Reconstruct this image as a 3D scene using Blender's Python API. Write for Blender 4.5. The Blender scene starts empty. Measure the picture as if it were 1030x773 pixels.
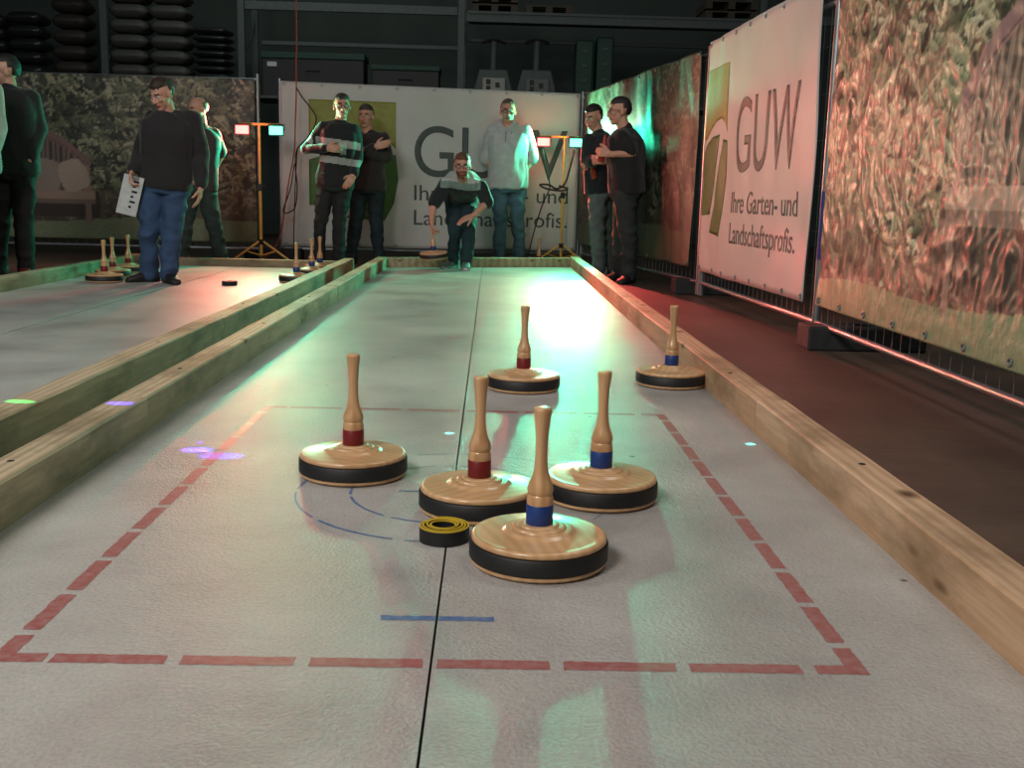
import bpy, bmesh, math, random
import numpy as np
from mathutils import Vector, Matrix, noise
random.seed(7); rng = np.random.default_rng(7)
C = bpy.context.scene.collection
V = Vector
def rad(a): return a*math.pi/180

# ------------------------------------------------------------------ camera
CH, CF, CX, CY = .75, 1050., 515., 386.5
_y = V((494.5-CX, 197-CY, CF)).normalized()
_r = rad(1.25)
_u = V((math.sin(_r), -math.cos(_r), 0)); _u = (_u-_u.dot(_y)*_y).normalized()
_x = _y.cross(_u)
if _x.x < 0: _x = -_x
RM = Matrix((_x, _y, _u))
def ray(px, py): return RM @ V((px-CX, py-CY, CF))
def G(px, py, z=0):
    d = ray(px, py); t = (z-CH)/d.z; return d*t+V((0, 0, CH))
def at(px, py, Y):
    d = ray(px, py); return d*(Y/d.y)+V((0, 0, CH))
cam = bpy.data.objects.new('camera', bpy.data.cameras.new('camera')); C.objects.link(cam)
rx, dn, fw = RM.col[0], RM.col[1], RM.col[2]
M = Matrix(((rx.x, -dn.x, -fw.x, 0), (rx.y, -dn.y, -fw.y, 0), (rx.z, -dn.z, -fw.z, CH), (0, 0, 0, 1)))
cam.matrix_world = M
cam.data.sensor_width = 36; cam.data.sensor_fit = 'HORIZONTAL'; cam.data.lens = CF/1030*36
cam.data.clip_start = .05; cam.data.clip_end = 100
bpy.context.scene.camera = cam

# ------------------------------------------------------------------ materials
def lin(c): return tuple(((x/255)/12.92 if x/255 <= .04045 else ((x/255+.055)/1.055)**2.4) for x in c)
def nodes(name):
    m = bpy.data.materials.new(name); m.use_nodes = True
    nt = m.node_tree; b = nt.nodes['Principled BSDF']; return m, nt, b
def N(nt, t, **k):
    n = nt.nodes.new(t)
    for a, v in k.items():
        if a in ('operation', 'blend_type', 'data_type', 'attribute_name', 'wave_type', 'bands_direction', 'feature', 'rings_direction', 'noise_dimensions', 'layer_name', 'interpolation_type'): setattr(n, a, v)
        else: n.inputs[a.replace('_', ' ')].default_value = v
    return n
def coords(nt, scale=(1, 1, 1), rot=(0, 0, 0), which='Object'):
    tc = nt.nodes.new('ShaderNodeTexCoord'); mp = nt.nodes.new('ShaderNodeMapping')
    mp.inputs['Scale'].default_value = scale; mp.inputs['Rotation'].default_value = rot
    nt.links.new(tc.outputs[which], mp.inputs['Vector']); return mp.outputs['Vector']
def ramp(nt, fac, stops):
    r = nt.nodes.new('ShaderNodeValToRGB'); e = r.color_ramp.elements
    while len(e) < len(stops): e.new(.5)
    for el, (p, c) in zip(e, stops): el.position = p; el.color = (*c[:3], 1)
    nt.links.new(fac, r.inputs['Fac']); return r.outputs['Color']
def bump(nt, b, h, strength, dist):
    n = nt.nodes.new('ShaderNodeBump'); n.inputs['Strength'].default_value = strength; n.inputs['Distance'].default_value = dist
    nt.links.new(h, n.inputs['Height'])
    nt.links.new(n.outputs['Normal'], b.inputs['Normal']); return n
def mix(nt, fac, a, b, mode='MIX'):
    n = nt.nodes.new('ShaderNodeMix'); n.data_type = 'RGBA'; n.blend_type = mode
    if isinstance(fac, (int, float)): n.inputs[0].default_value = fac
    else: nt.links.new(fac, n.inputs[0])
    for s, i in ((a, 6), (b, 7)):
        if isinstance(s, tuple): n.inputs[i].default_value = (*s[:3], 1)
        else: nt.links.new(s, n.inputs[i])
    return n.outputs[2]
def plain(name, col, rough=.6, metal=0, var=.12, scale=20, bmp=0, sheen=0, coat=0):
    m, nt, b = nodes(name); v = coords(nt)
    n = N(nt, 'ShaderNodeTexNoise', Scale=scale, Detail=4.); nt.links.new(v, n.inputs['Vector'])
    c = lin(col)
    o = ramp(nt, n.outputs['Fac'], [(.3, tuple(x*(1-var) for x in c)), (.7, tuple(min(1, x*(1+var)) for x in c))])
    nt.links.new(o, b.inputs['Base Color']); b.inputs['Roughness'].default_value = rough; b.inputs['Metallic'].default_value = metal
    if sheen: b.inputs['Sheen Weight'].default_value = sheen
    if coat: b.inputs['Coat Weight'].default_value = coat; b.inputs['Coat Roughness'].default_value = .15
    if bmp: bump(nt, b, n.outputs['Fac'], bmp, .01)
    return m
def wood(name, c1, c2, rough, axis_scale, ring=6., coat=0, knots=False, dirt=None, band='X'):
    m, nt, b = nodes(name); v = coords(nt, axis_scale)
    nz = N(nt, 'ShaderNodeTexNoise', Scale=2.2, Detail=3.); nt.links.new(v, nz.inputs['Vector'])
    w = N(nt, 'ShaderNodeTexWave', bands_direction=band, Scale=ring, Distortion=5., Detail=2.); w.inputs['Detail Scale'].default_value = .6
    nt.links.new(v, w.inputs['Vector'])
    c = ramp(nt, w.outputs['Fac'], [(.1, lin(c1)), (.8, lin(c2))])
    fine = N(nt, 'ShaderNodeTexNoise', Scale=9., Detail=6.); nt.links.new(v, fine.inputs['Vector'])
    f2 = ramp(nt, fine.outputs['Fac'], [(.35, (.82, .8, .78)), (.65, (1, 1, 1))])
    c = mix(nt, 1., c, f2, 'MULTIPLY')
    if knots:
        vv = coords(nt, (3, 1.9, 6)); vo = N(nt, 'ShaderNodeTexVoronoi', Scale=1.6); nt.links.new(vv, vo.inputs['Vector'])
        kf = ramp(nt, vo.outputs['Distance'], [(.06, (1, 1, 1)), (.15, (0, 0, 0))])
        c = mix(nt, kf, c, lin((92, 62, 38)))
    if dirt:
        dv = coords(nt, (1.2, .7, 2)); dz = N(nt, 'ShaderNodeTexNoise', Scale=2.5, Detail=7., Roughness=.65); nt.links.new(dv, dz.inputs['Vector'])
        df = ramp(nt, dz.outputs['Fac'], [(.48, (0, 0, 0)), (.68, (.75, .75, .75))])
        c = mix(nt, df, c, lin(dirt))
    nt.links.new(c, b.inputs['Base Color']); b.inputs['Roughness'].default_value = rough
    if coat: b.inputs['Coat Weight'].default_value = coat; b.inputs['Coat Roughness'].default_value = .12
    bump(nt, b, fine.outputs['Fac'], .12 if coat else .4, .002)
    return m
MT = {}
MT['ash'] = wood('varnished_ash', (202, 158, 112), (212, 170, 125), .36, (1.2, .5, .5), ring=10., coat=.5)
MT['ash_handle'] = wood('varnished_ash_handle', (194, 148, 102), (212, 170, 124), .34, (1, 1, .12), ring=14., coat=.45)
MT['timber'] = wood('construction_timber', (190, 154, 120), (208, 174, 142), .62, (9, .5, 9), ring=1.2, knots=True, dirt=(118, 92, 62))
MT['timber_old'] = wood('weathered_timber', (164, 146, 118), (188, 168, 138), .65, (9, .5, 9), ring=1.2, knots=True, dirt=(84, 72, 46))
MT['timber_x'] = wood('construction_timber_crosswise', (160, 142, 114), (184, 164, 134), .62, (.5, 9, 9), ring=1.2, knots=True, dirt=(98, 80, 54), band='Y')
MT['rubber'] = plain('black_rubber', (20, 21, 22), .55, scale=60, bmp=.05)
MT['red'] = plain('red_sleeve', (112, 24, 26), .45)
MT['blue'] = plain('blue_sleeve', (24, 56, 118), .45)
MT['yellow'] = plain('yellow_band', (190, 158, 40), .5)
MT['steel'] = plain('galvanised_steel', (150, 154, 156), .38, .8)
MT['dark_steel'] = plain('rack_steel', (74, 84, 82), .6, .1)
MT['black'] = plain('matt_black', (16, 17, 18), .55)
MT['foot'] = plain('recycled_plastic', (40, 42, 42), .8, scale=40, bmp=.3)
MT['stand'] = plain('yellow_stand_paint', (214, 160, 70), .45)
MT['white'] = plain('white_card', (196, 200, 198), .6)
MT['old_pallet'] = plain('old_pallet_wood', (70, 62, 52), .8); MT['green_box'] = plain('green_box', (20, 60, 48), .6)
MT['hole'] = plain('screw_hole', (26, 20, 14), .9)

def m_lane():
    m, nt, b = nodes('lane_coating'); v = coords(nt)
    big = N(nt, 'ShaderNodeTexNoise', Scale=1.6, Detail=8., Roughness=.6); nt.links.new(v, big.inputs['Vector'])
    c = ramp(nt, big.outputs['Fac'], [(.3, lin((144, 139, 135))), (.5, lin((168, 163, 158))), (.7, lin((184, 180, 174)))])
    sp = N(nt, 'ShaderNodeTexNoise', Scale=130., Detail=3.); nt.links.new(v, sp.inputs['Vector'])
    c = mix(nt, .5, c, ramp(nt, sp.outputs['Fac'], [(.35, (.72, .72, .72)), (.6, (1, 1, 1))]), 'MULTIPLY')
    # scuffs across the boards and small pits
    v2 = coords(nt, (2.4, 11, 1)); sc = N(nt, 'ShaderNodeTexNoise', Scale=2.4, Detail=6., Roughness=.7); nt.links.new(v2, sc.inputs['Vector'])
    c = mix(nt, ramp(nt, sc.outputs['Fac'], [(.70, (0, 0, 0)), (.80, (.3, .3, .3))]), c, lin((96, 94, 92)))
    vo = N(nt, 'ShaderNodeTexVoronoi', Scale=3.1); nt.links.new(v, vo.inputs['Vector'])
    c = mix(nt, ramp(nt, vo.outputs['Distance'], [(.018, (1, 1, 1)), (.035, (0, 0, 0))]), c, lin((52, 50, 50)))
    nt.links.new(c, b.inputs['Base Color'])
    rr = ramp(nt, big.outputs['Fac'], [(.3, (.38,)*3), (.7, (.5,)*3)]); nt.links.new(rr, b.inputs['Roughness'])
    mid = N(nt, 'ShaderNodeTexNoise', Scale=34., Detail=5.); nt.links.new(v, mid.inputs['Vector'])
    ad = N(nt, 'ShaderNodeMath', operation='ADD'); nt.links.new(mid.outputs['Fac'], ad.inputs[0]); nt.links.new(sp.outputs['Fac'], ad.inputs[1])
    b.inputs['Specular IOR Level'].default_value = .42; bump(nt, b, ad.outputs[0], .5, .006); return m
MT['lane'] = m_lane()
def m_paint(name, col):
    m, nt, b = nodes(name); v = coords(nt)
    n = N(nt, 'ShaderNodeTexNoise', Scale=60., Detail=6.); nt.links.new(v, n.inputs['Vector'])
    c = ramp(nt, n.outputs['Fac'], [(.3, lin(col)), (.75, tuple(x*.8+.12*y for x, y in zip(lin(col), (1, 1, 1))))])
    nt.links.new(c, b.inputs['Base Color']); b.inputs['Roughness'].default_value = .42
    bump(nt, b, n.outputs['Fac'], .2, .003); return m
MT['mark_red'] = m_paint('red_marking', (148, 78, 74)); MT['mark_blue'] = m_paint('blue_marking', (62, 92, 140))
MT['mark_faint'] = m_paint('worn_blue_marking', (104, 116, 130))
def m_floor():
    m, nt, b = nodes('sealed_floor'); v = coords(nt)
    n = N(nt, 'ShaderNodeTexNoise', Scale=1.3, Detail=8., Roughness=.65); nt.links.new(v, n.inputs['Vector'])
    v2 = coords(nt, (1, 6, 1), (0, 0, .5)); s = N(nt, 'ShaderNodeTexNoise', Scale=5., Detail=6.); nt.links.new(v2, s.inputs['Vector'])
    c = ramp(nt, n.outputs['Fac'], [(.3, lin((62, 48, 42))), (.7, lin((96, 78, 66)))])
    c = mix(nt, .5, c, ramp(nt, s.outputs['Fac'], [(.35, (.7,)*3), (.65, (1,)*3)]), 'MULTIPLY')
    nt.links.new(c, b.inputs['Base Color']); b.inputs['Roughness'].default_value = .5
    bump(nt, b, s.outputs['Fac'], .15, .01); return m
MT['floor'] = m_floor()
MT['wall'] = plain('hall_wall_panel', (60, 70, 66), .8, scale=1.5)
def m_vcol(name, rough, coat=0, bm=.3, sc=18.):
    m, nt, b = nodes(name); a = N(nt, 'ShaderNodeVertexColor', layer_name='print'); v = coords(nt)
    n = N(nt, 'ShaderNodeTexNoise', Scale=sc, Detail=6.); nt.links.new(v, n.inputs['Vector'])
    nt.links.new(a.outputs['Color'], b.inputs['Base Color']); b.inputs['Roughness'].default_value = rough
    if coat: b.inputs['Coat Weight'].default_value = coat; b.inputs['Coat Roughness'].default_value = .22
    bump(nt, b, n.outputs['Fac'], bm, .006); return m
MT['print_gloss'] = m_vcol('glossy_photo_print', .45, .12, .6, 26.)
MT['print'] = m_vcol('photo_print', .5, 0, .25)
MT['banner'] = plain('white_banner_cloth', (186, 186, 182), .5, var=.04, scale=3, bmp=.15)
MT['ink'] = plain('dark_print_ink', (62, 74, 72), .5); MT['olive'] = plain('olive_print_ink', (132, 134, 52), .5)
MT['olive_dark'] = plain('green_print_ink', (66, 100, 40), .5)
MT['hem'] = plain('grey_hem', (150, 152, 150), .5)
def emit(name, col, s):
    m, nt, b = nodes(name); b.inputs['Base Color'].default_value = (*[x*.3 for x in col], 1)
    b.inputs['Emission Color'].default_value = (*col, 1); b.inputs['Emission Strength'].default_value = s; return m
MT['lens_red'] = emit('red_led_panel', (1, .14, .12), 5); MT['lens_green'] = emit('green_led_panel', (.10, 1, .66), 5)
def m_glass():
    m, nt, b = nodes('drinking_glass'); b.inputs['Base Color'].default_value = (.9, .95, .95, 1); b.inputs['Roughness'].default_value = .05
    b.inputs['Transmission Weight'].default_value = .9; return m
MT['glass'] = m_glass()

# ------------------------------------------------------------------ mesh helpers
class MB:
    def __init__(s): s.v = []; s.f = []; s.m = []
    def add(s, vs, fs, mi=0):
        o = len(s.v); s.v += [tuple(x) for x in vs]; s.f += [tuple(i+o for i in f) for f in fs]; s.m += [mi]*len(fs); return s
    def box(s, lo, hi, mi=0, T=None):
        x0, y0, z0 = lo; x1, y1, z1 = hi
        vs = [V(p) for p in ((x0, y0, z0), (x1, y0, z0), (x1, y1, z0), (x0, y1, z0), (x0, y0, z1), (x1, y0, z1), (x1, y1, z1), (x0, y1, z1))]
        if T: vs = [T @ p for p in vs]
        return s.add(vs, [(0, 3, 2, 1), (4, 5, 6, 7), (0, 1, 5, 4), (1, 2, 6, 5), (2, 3, 7, 6), (3, 0, 4, 7)], mi)
    def loft(s, rings, mi=0, caps=True):
        n = len(rings[0]); vs = [p for r in rings for p in r]; fs = []
        for i in range(len(rings)-1):
            for k in range(n): fs.append((i*n+k, i*n+(k+1) % n, (i+1)*n+(k+1) % n, (i+1)*n+k))
        if caps: fs.append(tuple(range(n))[::-1]); fs.append(tuple(range((len(rings)-1)*n, len(rings)*n)))
        return s.add(vs, fs, mi)
    def tube(s, pts, r, n=8, mi=0):
        pts = [V(p) for p in pts]; rr = r if isinstance(r, (list, tuple)) else [r]*len(pts); rings = []; pa = None
        for i, p in enumerate(pts):
            d = (pts[min(i+1, len(pts)-1)]-pts[max(i-1, 0)]).normalized()
            if pa is None: pa = d.orthogonal().normalized()
            a = (pa-pa.dot(d)*d).normalized(); pa = a; b = d.cross(a)
            rings.append([p+(a*math.cos(2*math.pi*k/n)+b*math.sin(2*math.pi*k/n))*rr[i] for k in range(n)])
        return s.loft(rings, mi)
    def lathe(s, prof, n=48, mi=0, c=(0, 0, 0)):
        rings = [[(c[0]+r*math.cos(2*math.pi*k/n), c[1]+r*math.sin(2*math.pi*k/n), c[2]+z) for k in range(n)] for r, z in prof]
        return s.loft(rings, mi)
    def cap(s, p0, r0, p1, r1, n=14, mi=0):
        p0 = V(p0); p1 = V(p1); d = p1-p0; L = d.length
        if L < 1e-5: d = V((0, 0, 1)); L = 1e-5
        d = d/L; a = d.orthogonal().normalized(); b = d.cross(a); rings = []
        for t in (80, 55, 28, 0): rings.append((p0-d*r0*math.sin(rad(t)), r0*math.cos(rad(t))))
        for t in (.35, .7): rings.append((p0.lerp(p1, t), r0+(r1-r0)*t))
        for t in (0, 28, 55, 80): rings.append((p1+d*r1*math.sin(rad(t)), r1*math.cos(rad(t))))
        return s.loft([[c+(a*math.cos(2*math.pi*k/n)+b*math.sin(2*math.pi*k/n))*q for k in range(n)] for c, q in rings], mi)
    def ell(s, c, ax, ay, az, mi=0, n=16, m=10):
        c = V(c); ax = V(ax); ay = V(ay); az = V(az); rings = []
        for j in range(m+1):
            t = -math.pi/2*.97+math.pi*.97*j/m
            rings.append([c+az*math.sin(t)+(ax*math.cos(2*math.pi*k/n)+ay*math.sin(2*math.pi*k/n))*math.cos(t) for k in range(n)])
        return s.loft(rings, mi)
    def mesh(s, name, mats, smooth=True):
        me = bpy.data.meshes.new(name); me.from_pydata(s.v, [], s.f)
        for m in mats: me.materials.append(m)
        me.polygons.foreach_set('material_index', s.m)
        bm = bmesh.new(); bm.from_mesh(me); bmesh.ops.recalc_face_normals(bm, faces=bm.faces); bm.to_mesh(me); bm.free()
        me.polygons.foreach_set('use_smooth', [smooth]*len(me.polygons)); me.update(); return me
def link(name, me, parent=None, loc=None, bevel=0, sharp=None):
    o = bpy.data.objects.new(name, me); C.objects.link(o)
    if parent: o.parent = parent
    if loc is not None: o.location = loc
    if bevel:
        b = o.modifiers.new('bevel', 'BEVEL'); b.width = bevel; b.segments = 2; b.limit_method = 'ANGLE'
    if sharp:
        import bmesh as bm_
        bm = bm_.new(); bm.from_mesh(me)
        for e in bm.edges:
            if len(e.link_faces) == 2 and e.calc_face_angle(0) > rad(sharp): e.smooth = False
        bm.to_mesh(me); bm.free()
    return o
def ob(name, mb, mats, parent=None, loc=None, smooth=True, bevel=0, sharp=40):
    if not isinstance(mats, (list, tuple)): mats = [mats]
    return link(name, mb.mesh(name, mats, smooth), parent, loc, bevel, sharp if smooth else None)
def tag(o, label=None, cat=None, group=None, kind=None):
    for k, v in (('label', label), ('category', cat), ('group', group), ('kind', kind)):
        if v: o[k] = v
    return o
def empty(name, loc, rz=0):
    o = bpy.data.objects.new(name, None); C.objects.link(o); o.location = loc; o.rotation_euler = (0, 0, rz); o.empty_display_size = .1; return o
def copy_tree(o, parent=None):
    c = o.copy(); C.objects.link(c); c.parent = parent
    for ch in list(o.children): copy_tree(ch, c)
    return c
def grid_mesh(name, P, mats):
    pass

# ------------------------------------------------------------------ people
SHARED = {}
def mat(name, col, rough=.75, **k):
    key = (name, col)
    if key not in SHARED: SHARED[key] = plain(name, col, rough, **k)
    return SHARED[key]
def remesh(mb, name, voxel, smooth_it=3, fac=.5):
    me = mb.mesh(name, [], True); o = bpy.data.objects.new('temp', me); C.objects.link(o)
    r = o.modifiers.new('r', 'REMESH'); r.mode = 'VOXEL'; r.voxel_size = voxel; r.adaptivity = 0
    if smooth_it:
        s = o.modifiers.new('s', 'SMOOTH'); s.iterations = smooth_it; s.factor = fac
    dg = bpy.context.evaluated_depsgraph_get(); dg.update()
    out = bpy.data.meshes.new_from_object(o.evaluated_get(dg)); out.name = name
    bpy.data.objects.remove(o); bpy.data.meshes.remove(me); out.materials.clear(); return out
def co_of(me):
    a = np.empty(len(me.vertices)*3, np.float32); me.vertices.foreach_get('co', a); return a.reshape(-1, 3)
def no_of(me):
    a = np.empty(len(me.vertices)*3, np.float32); me.vertex_normals.foreach_get('vector', a); return a.reshape(-1, 3)
def set_co(me, a): me.vertices.foreach_set('co', a.astype(np.float32).ravel()); me.update()
def folds(me, amp, freq, seed, stretch=(1, 1, .45)):
    a = co_of(me); n = no_of(me); d = np.empty(len(a))
    sx, sy, sz = stretch
    for i, p in enumerate(a):
        q = V((p[0]*freq*sx+seed*3.1, p[1]*freq*sy, p[2]*freq*sz))
        d[i] = (1-2*abs(noise.noise(q)))*.7+noise.noise(q*2.3)*.3
    set_co(me, a+n*(d*amp)[:, None])
def set_mats(me, mats, fn=None):
    for m in mats: me.materials.append(m)
    me.polygons.foreach_set('use_smooth', [True]*len(me.polygons))
    if fn:
        c = np.empty(len(me.polygons)*3, np.float32); me.polygons.foreach_get('center', c); c = c.reshape(-1, 3)
        me.polygons.foreach_set('material_index', fn(c).astype(np.int32))
    me.update()
SKIN = plain('skin', (196, 146, 124), .5, scale=30, var=.08); SKIN.node_tree.nodes['Principled BSDF'].inputs['Subsurface Weight'].default_value = .08
LIP = plain('lips', (160, 96, 88), .5); EYE = plain('eye_white', (205, 200, 195), .2); IRIS = plain('iris', (46, 40, 36), .2)
SOLE = plain('shoe_sole', (150, 150, 146), .7)
def hand(mb, w, d, n, t, k=1., curl=(.35, .5, .4)):
    w = V(w); d = V(d).normalized(); n = V(n); n = (n-n.dot(d)*d).normalized(); t = V(t); t = (t-t.dot(d)*d-t.dot(n)*n).normalized()
    mb.cap(w-d*.03, .027*k, w+d*.02, .026*k)
    for j, off in enumerate((.031, .011, -.010, -.029)):
        kn = w+d*(.088, .092, .088, .08)[j]*k+t*off*k
        mb.cap(w+d*.015*k+t*off*.6*k, .016*k, kn, .0125*k)
        dd = d.copy(); p = kn
        for s in range(3):
            dd = Matrix.Rotation(curl[s]*(1+.12*j), 3, d.cross(n)) @ dd
            q = p+dd*((.042, .028, .022)[s]*(.93, 1.05, 1, .8)[j])*k
            mb.cap(p, (.0105, .0097, .009)[s]*k, q, (.0097, .009, .008)[s]*k, n=10); p = q
    b = w+d*.03*k+t*.024*k; d1 = (d*.62+t*.75+n*.25).normalized()
    q = b+d1*.042*k; mb.cap(b, .015*k, q, .012*k, n=10)
    d2 = (d*.85+t*.3+n*.45).normalized(); r = q+d2*.032*k; mb.cap(q, .0118*k, r, .0108*k, n=10)
    mb.cap(r, .0108*k, r+(d2+n*.3).normalized()*.022*k, .0092*k, n=10)
def person(loc, label, J, face, front, k=1., bulk=1., gz=0., hair=None, beard=None, skin=SKIN, top=None, trousers=None, shoes=None, glasses=False, hands=None, group=None, toes=None, seed=1):
    """J: joints in world space; a = picture-left side, b = picture-right side."""
    root = empty('person', loc); tag(root, label, 'person', group); L0 = V(loc)
    J = {q: V(p)-L0 for q, p in J.items()}
    front = V(front).normalized()
    P, Nn, H = J['pelvis'], J['neck'], J['head']
    fa = V(face).normalized(); ra = fa.cross(V((0, 0, 1))).normalized(); ua = ra.cross(fa).normalized()
    def hp(x, y, z): return H+(ra*x+fa*y+ua*z)*k
    def torso(mb, s, t0, t1, mrg, extra=0):
        rings = []; axh = (J['hip_b']-J['hip_a']).normalized(); axs = (J['sh_b']-J['sh_a']).normalized()
        bend = J.get('belly')
        for t, w, dp in ((-.2, .155, .112), (-.12, .168, .122), (0, .172, .126), (.16, .165, .122), (.32, .158, .12), (.5, .166, .126), (.68, .178, .13), (.84, .17, .115), (.94, .12, .09), (1.0, .075, .07), (1.06, .06, .06)):
            if t < t0 or t > t1: continue
            if bend: c = (P*(1-t)**2+bend*2*t*(1-t)+Nn*t*t); tan = (bend-P).lerp(Nn-bend, max(0, min(1, t))).normalized()
            else: c = P.lerp(Nn, t); tan = (Nn-P).normalized()
            ax = axh.lerp(axs, max(0, min(1, t))); ax = (ax-ax.dot(tan)*tan).normalized(); ay = tan.cross(ax)
            bl = bulk if t < .85 else 1
            hw = (w*bl*s+mrg+extra*(1 if t < .1 else 0))*k; hd = (dp*bl*s+mrg)*k
            rings.append([c+ax*math.copysign(abs(math.cos(q))**.85, math.cos(q))*hw+ay*math.copysign(abs(math.sin(q))**.85, math.sin(q))*hd for q in [2*math.pi*i/28 for i in range(28)]])
        mb.loft(rings)
        return mb
    # --- body: one continuous skin
    mb = MB(); torso(mb, .82, -.2, 1.06, 0)
    mb.cap(Nn-(Nn-P)*.05, .062*k, hp(0, -.012, -.055), .056*k)
    mb.ell(hp(0, -.012, .035), ra*.077*k, fa*.096*k, ua*.088*k)
    mb.ell(hp(0, .018, -.03), ra*.062*k, fa*.072*k, ua*.082*k)
    mb.ell(hp(0, .055, -.088), ra*.032*k, fa*.03*k, ua*.024*k)
    mb.cap(hp(0, .088, .014), .009*k, hp(0, .108, -.024), .0135*k, n=10)
    for sx in (-1, 1):
        mb.ell(hp(sx*.012, .097, -.028), ra*.009*k, fa*.012*k, ua*.008*k, n=10, m=6)
        mb.ell(hp(sx*.04, .062, -.012), ra*.024*k, fa*.026*k, ua*.022*k)
        mb.ell(hp(sx*.079, -.008, -.002), ra*.010*k+fa*.004*k, fa*.019*k, ua*.032*k, n=12, m=8)
        mb.cap(hp(sx*.012, .083, .031), .013*k, hp(sx*.045, .068, .03), .012*k, n=10)
        mb.cap(hp(0, .091, -.052), .0085*k, hp(sx*.02, .083, -.054), .0065*k, n=8)
        mb.cap(hp(0, .087, -.063), .0085*k, hp(sx*.016, .081, -.062), .0065*k, n=8)
    for s in 'ab':
        mb.cap(Nn.lerp(J['sh_'+s], .5)-V((0, 0, .02)), .05*k, J['sh_'+s], .048*k)
        mb.cap(J['sh_'+s], .046*k, J['el_'+s], .037*k); mb.cap(J['el_'+s], .039*k, J['wr_'+s], .026*k)
        mb.cap(J['hip_'+s], .075*k, J['kn_'+s], .05*k); mb.cap(J['kn_'+s], .05*k, J['an_'+s], .035*k)
        mb.cap(J['an_'+s], .033*k, J['an_'+s]+V((0, 0, -.035))+V(toes[s]).normalized()*.05, .02*k)
        hd_ = (hands or {}).get(s)
        if hd_: hand(mb, J['wr_'+s], hd_[0], hd_[1], hd_[2], k, hd_[3] if len(hd_) > 3 else (.3, .45, .35))
        else: hand(mb, J['wr_'+s], (J['wr_'+s]-J['el_'+s]), V((-1 if s == 'b' else 1, 0, 0)), front, k)
    me = remesh(mb, 'body', .006, 2)
    a = co_of(me); Hn = np.array(H)
    for sx in (-1, 1):
        c = np.array(hp(sx*.031, .086, .010)); w = np.exp(-((a-c)**2).sum(1)/(2*(.0125*k)**2)); a = a-np.array(fa)[None, :]*(w*.013*k)[:, None]
    set_co(me, a)
    ra_, fa_, ua_ = (np.array(x) for x in (ra, fa, ua)); mats = [skin, LIP, mat('brows', (60, 46, 36))]
    bcol = mat('beard', beard if beard else (70, 55, 42)); mats.append(bcol)
    def fn(c):
        d = (c-Hn)/k; x = d@ra_; y = d@fa_; z = d@ua_; i = np.zeros(len(c), int)
        i[(abs(x) < .026) & (y > .07) & (z < -.047) & (z > -.069)] = 1
        i[(abs(x) > .014) & (abs(x) < .05) & (y > .06) & (z > .028) & (z < .040)] = 2
        if beard is not None:
            bb = (z < -.035) & (z > -.13) & (y > -.01+abs(x)*.2) & ~((abs(x) < .022) & (z > -.068) & (z < -.049)) & (abs(d).sum(1) < .35) & (z < -.035-.25*(abs(x)-.05).clip(-.04, 0))
            i[bb] = 3
        return i
    set_mats(me, mats, fn)
    # eyes joined into the body mesh
    eb = MB()
    for sx in (-1, 1):
        eb.ell(hp(sx*.031, .071, .010), ra*.0125*k, fa*.0125*k, ua*.0105*k, mi=0, n=12, m=8)
        eb.ell(hp(sx*.031, .0795, .010), ra*.0055*k, fa*.005*k, ua*.0055*k, mi=1, n=8, m=6)
    em = eb.mesh('eyes', [EYE, IRIS])
    bm = bmesh.new(); bm.from_mesh(me); n0 = len(bm.faces); bm.from_mesh(em); bm.faces.ensure_lookup_table()
    for i in range(n0, len(bm.faces)): bm.faces[i].material_index = 4+bm.faces[i].material_index
    bm.to_mesh(me); bm.free(); bpy.data.meshes.remove(em); me.materials.append(EYE); me.materials.append(IRIS)
    link('body', me, root)
    # --- hair
    if hair:
        style, hc = hair; hb = MB(); hb.ell((0, 0, 0), (1, 0, 0), (0, 1, 0), (0, 0, 1), n=40, m=30)
        vs = []
        for p in hb.v:
            x, y, z = p; q = noise.noise(V(p)*3.5+V((seed, 0, 0)))*.035+noise.noise(V((x*14, y*14, z*5)))*.03
            s = 1.07+q
            face_cut = y > -.12 and z < (.42 if style != 'high' else .62)+.12*noise.noise(V((x*6, seed, 0)))
            side = y > -.55+.5*(z < -.2) and z < -.05
            if style == 'fringe': keep = (z < .35 and z > -.62 and y < .0)
            else: keep = not face_cut and not (z < -.05 and y > -.35) and z > -.72
            if not keep: s = .86
            hx = V((x*.079, y*.1, z*.092))*s; hx += V((0, -.014, .036)) if keep else V((0, -.014, .033))
            if keep and style != 'fringe' and z > .5: hx.z += .008
            vs.append(hp(*hx))
        hb.v = [tuple(v) for v in vs]; ob('hair', hb, mat('hair', hc, .6, scale=90, var=.4, bmp=.6), root, sharp=None)
    # --- clothes
    if top:
        col, slv, hem, amp = top['col'], top.get('sleeve', 1), top.get('hem', -.12), top.get('amp', .012)
        mb = MB(); mrg = top.get('mrg', .012); torso(mb, 1, hem, 1.0, mrg, top.get('flare', 0))
        sr = top.get('sr', 1.)
        for s in 'ab':
            sh, el, wr = J['sh_'+s], J['el_'+s], J['wr_'+s]
            mb.cap(P.lerp(Nn, .86), .085*k, sh-V((0, 0, .01)), .066*k*sr)
            mb.cap(Nn-V((0, 0, .02)), .06*k, sh-V((0, 0, .005)), .06*k*sr)
            if slv >= 1: mb.cap(sh, .064*k*sr, el, .055*k*sr); mb.cap(el, .056*k*sr, el.lerp(wr, min(1, slv-.1)), .040*k*sr)
            else: mb.cap(sh, .064*k*sr, sh.lerp(el, slv), .062*k*sr)
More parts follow.
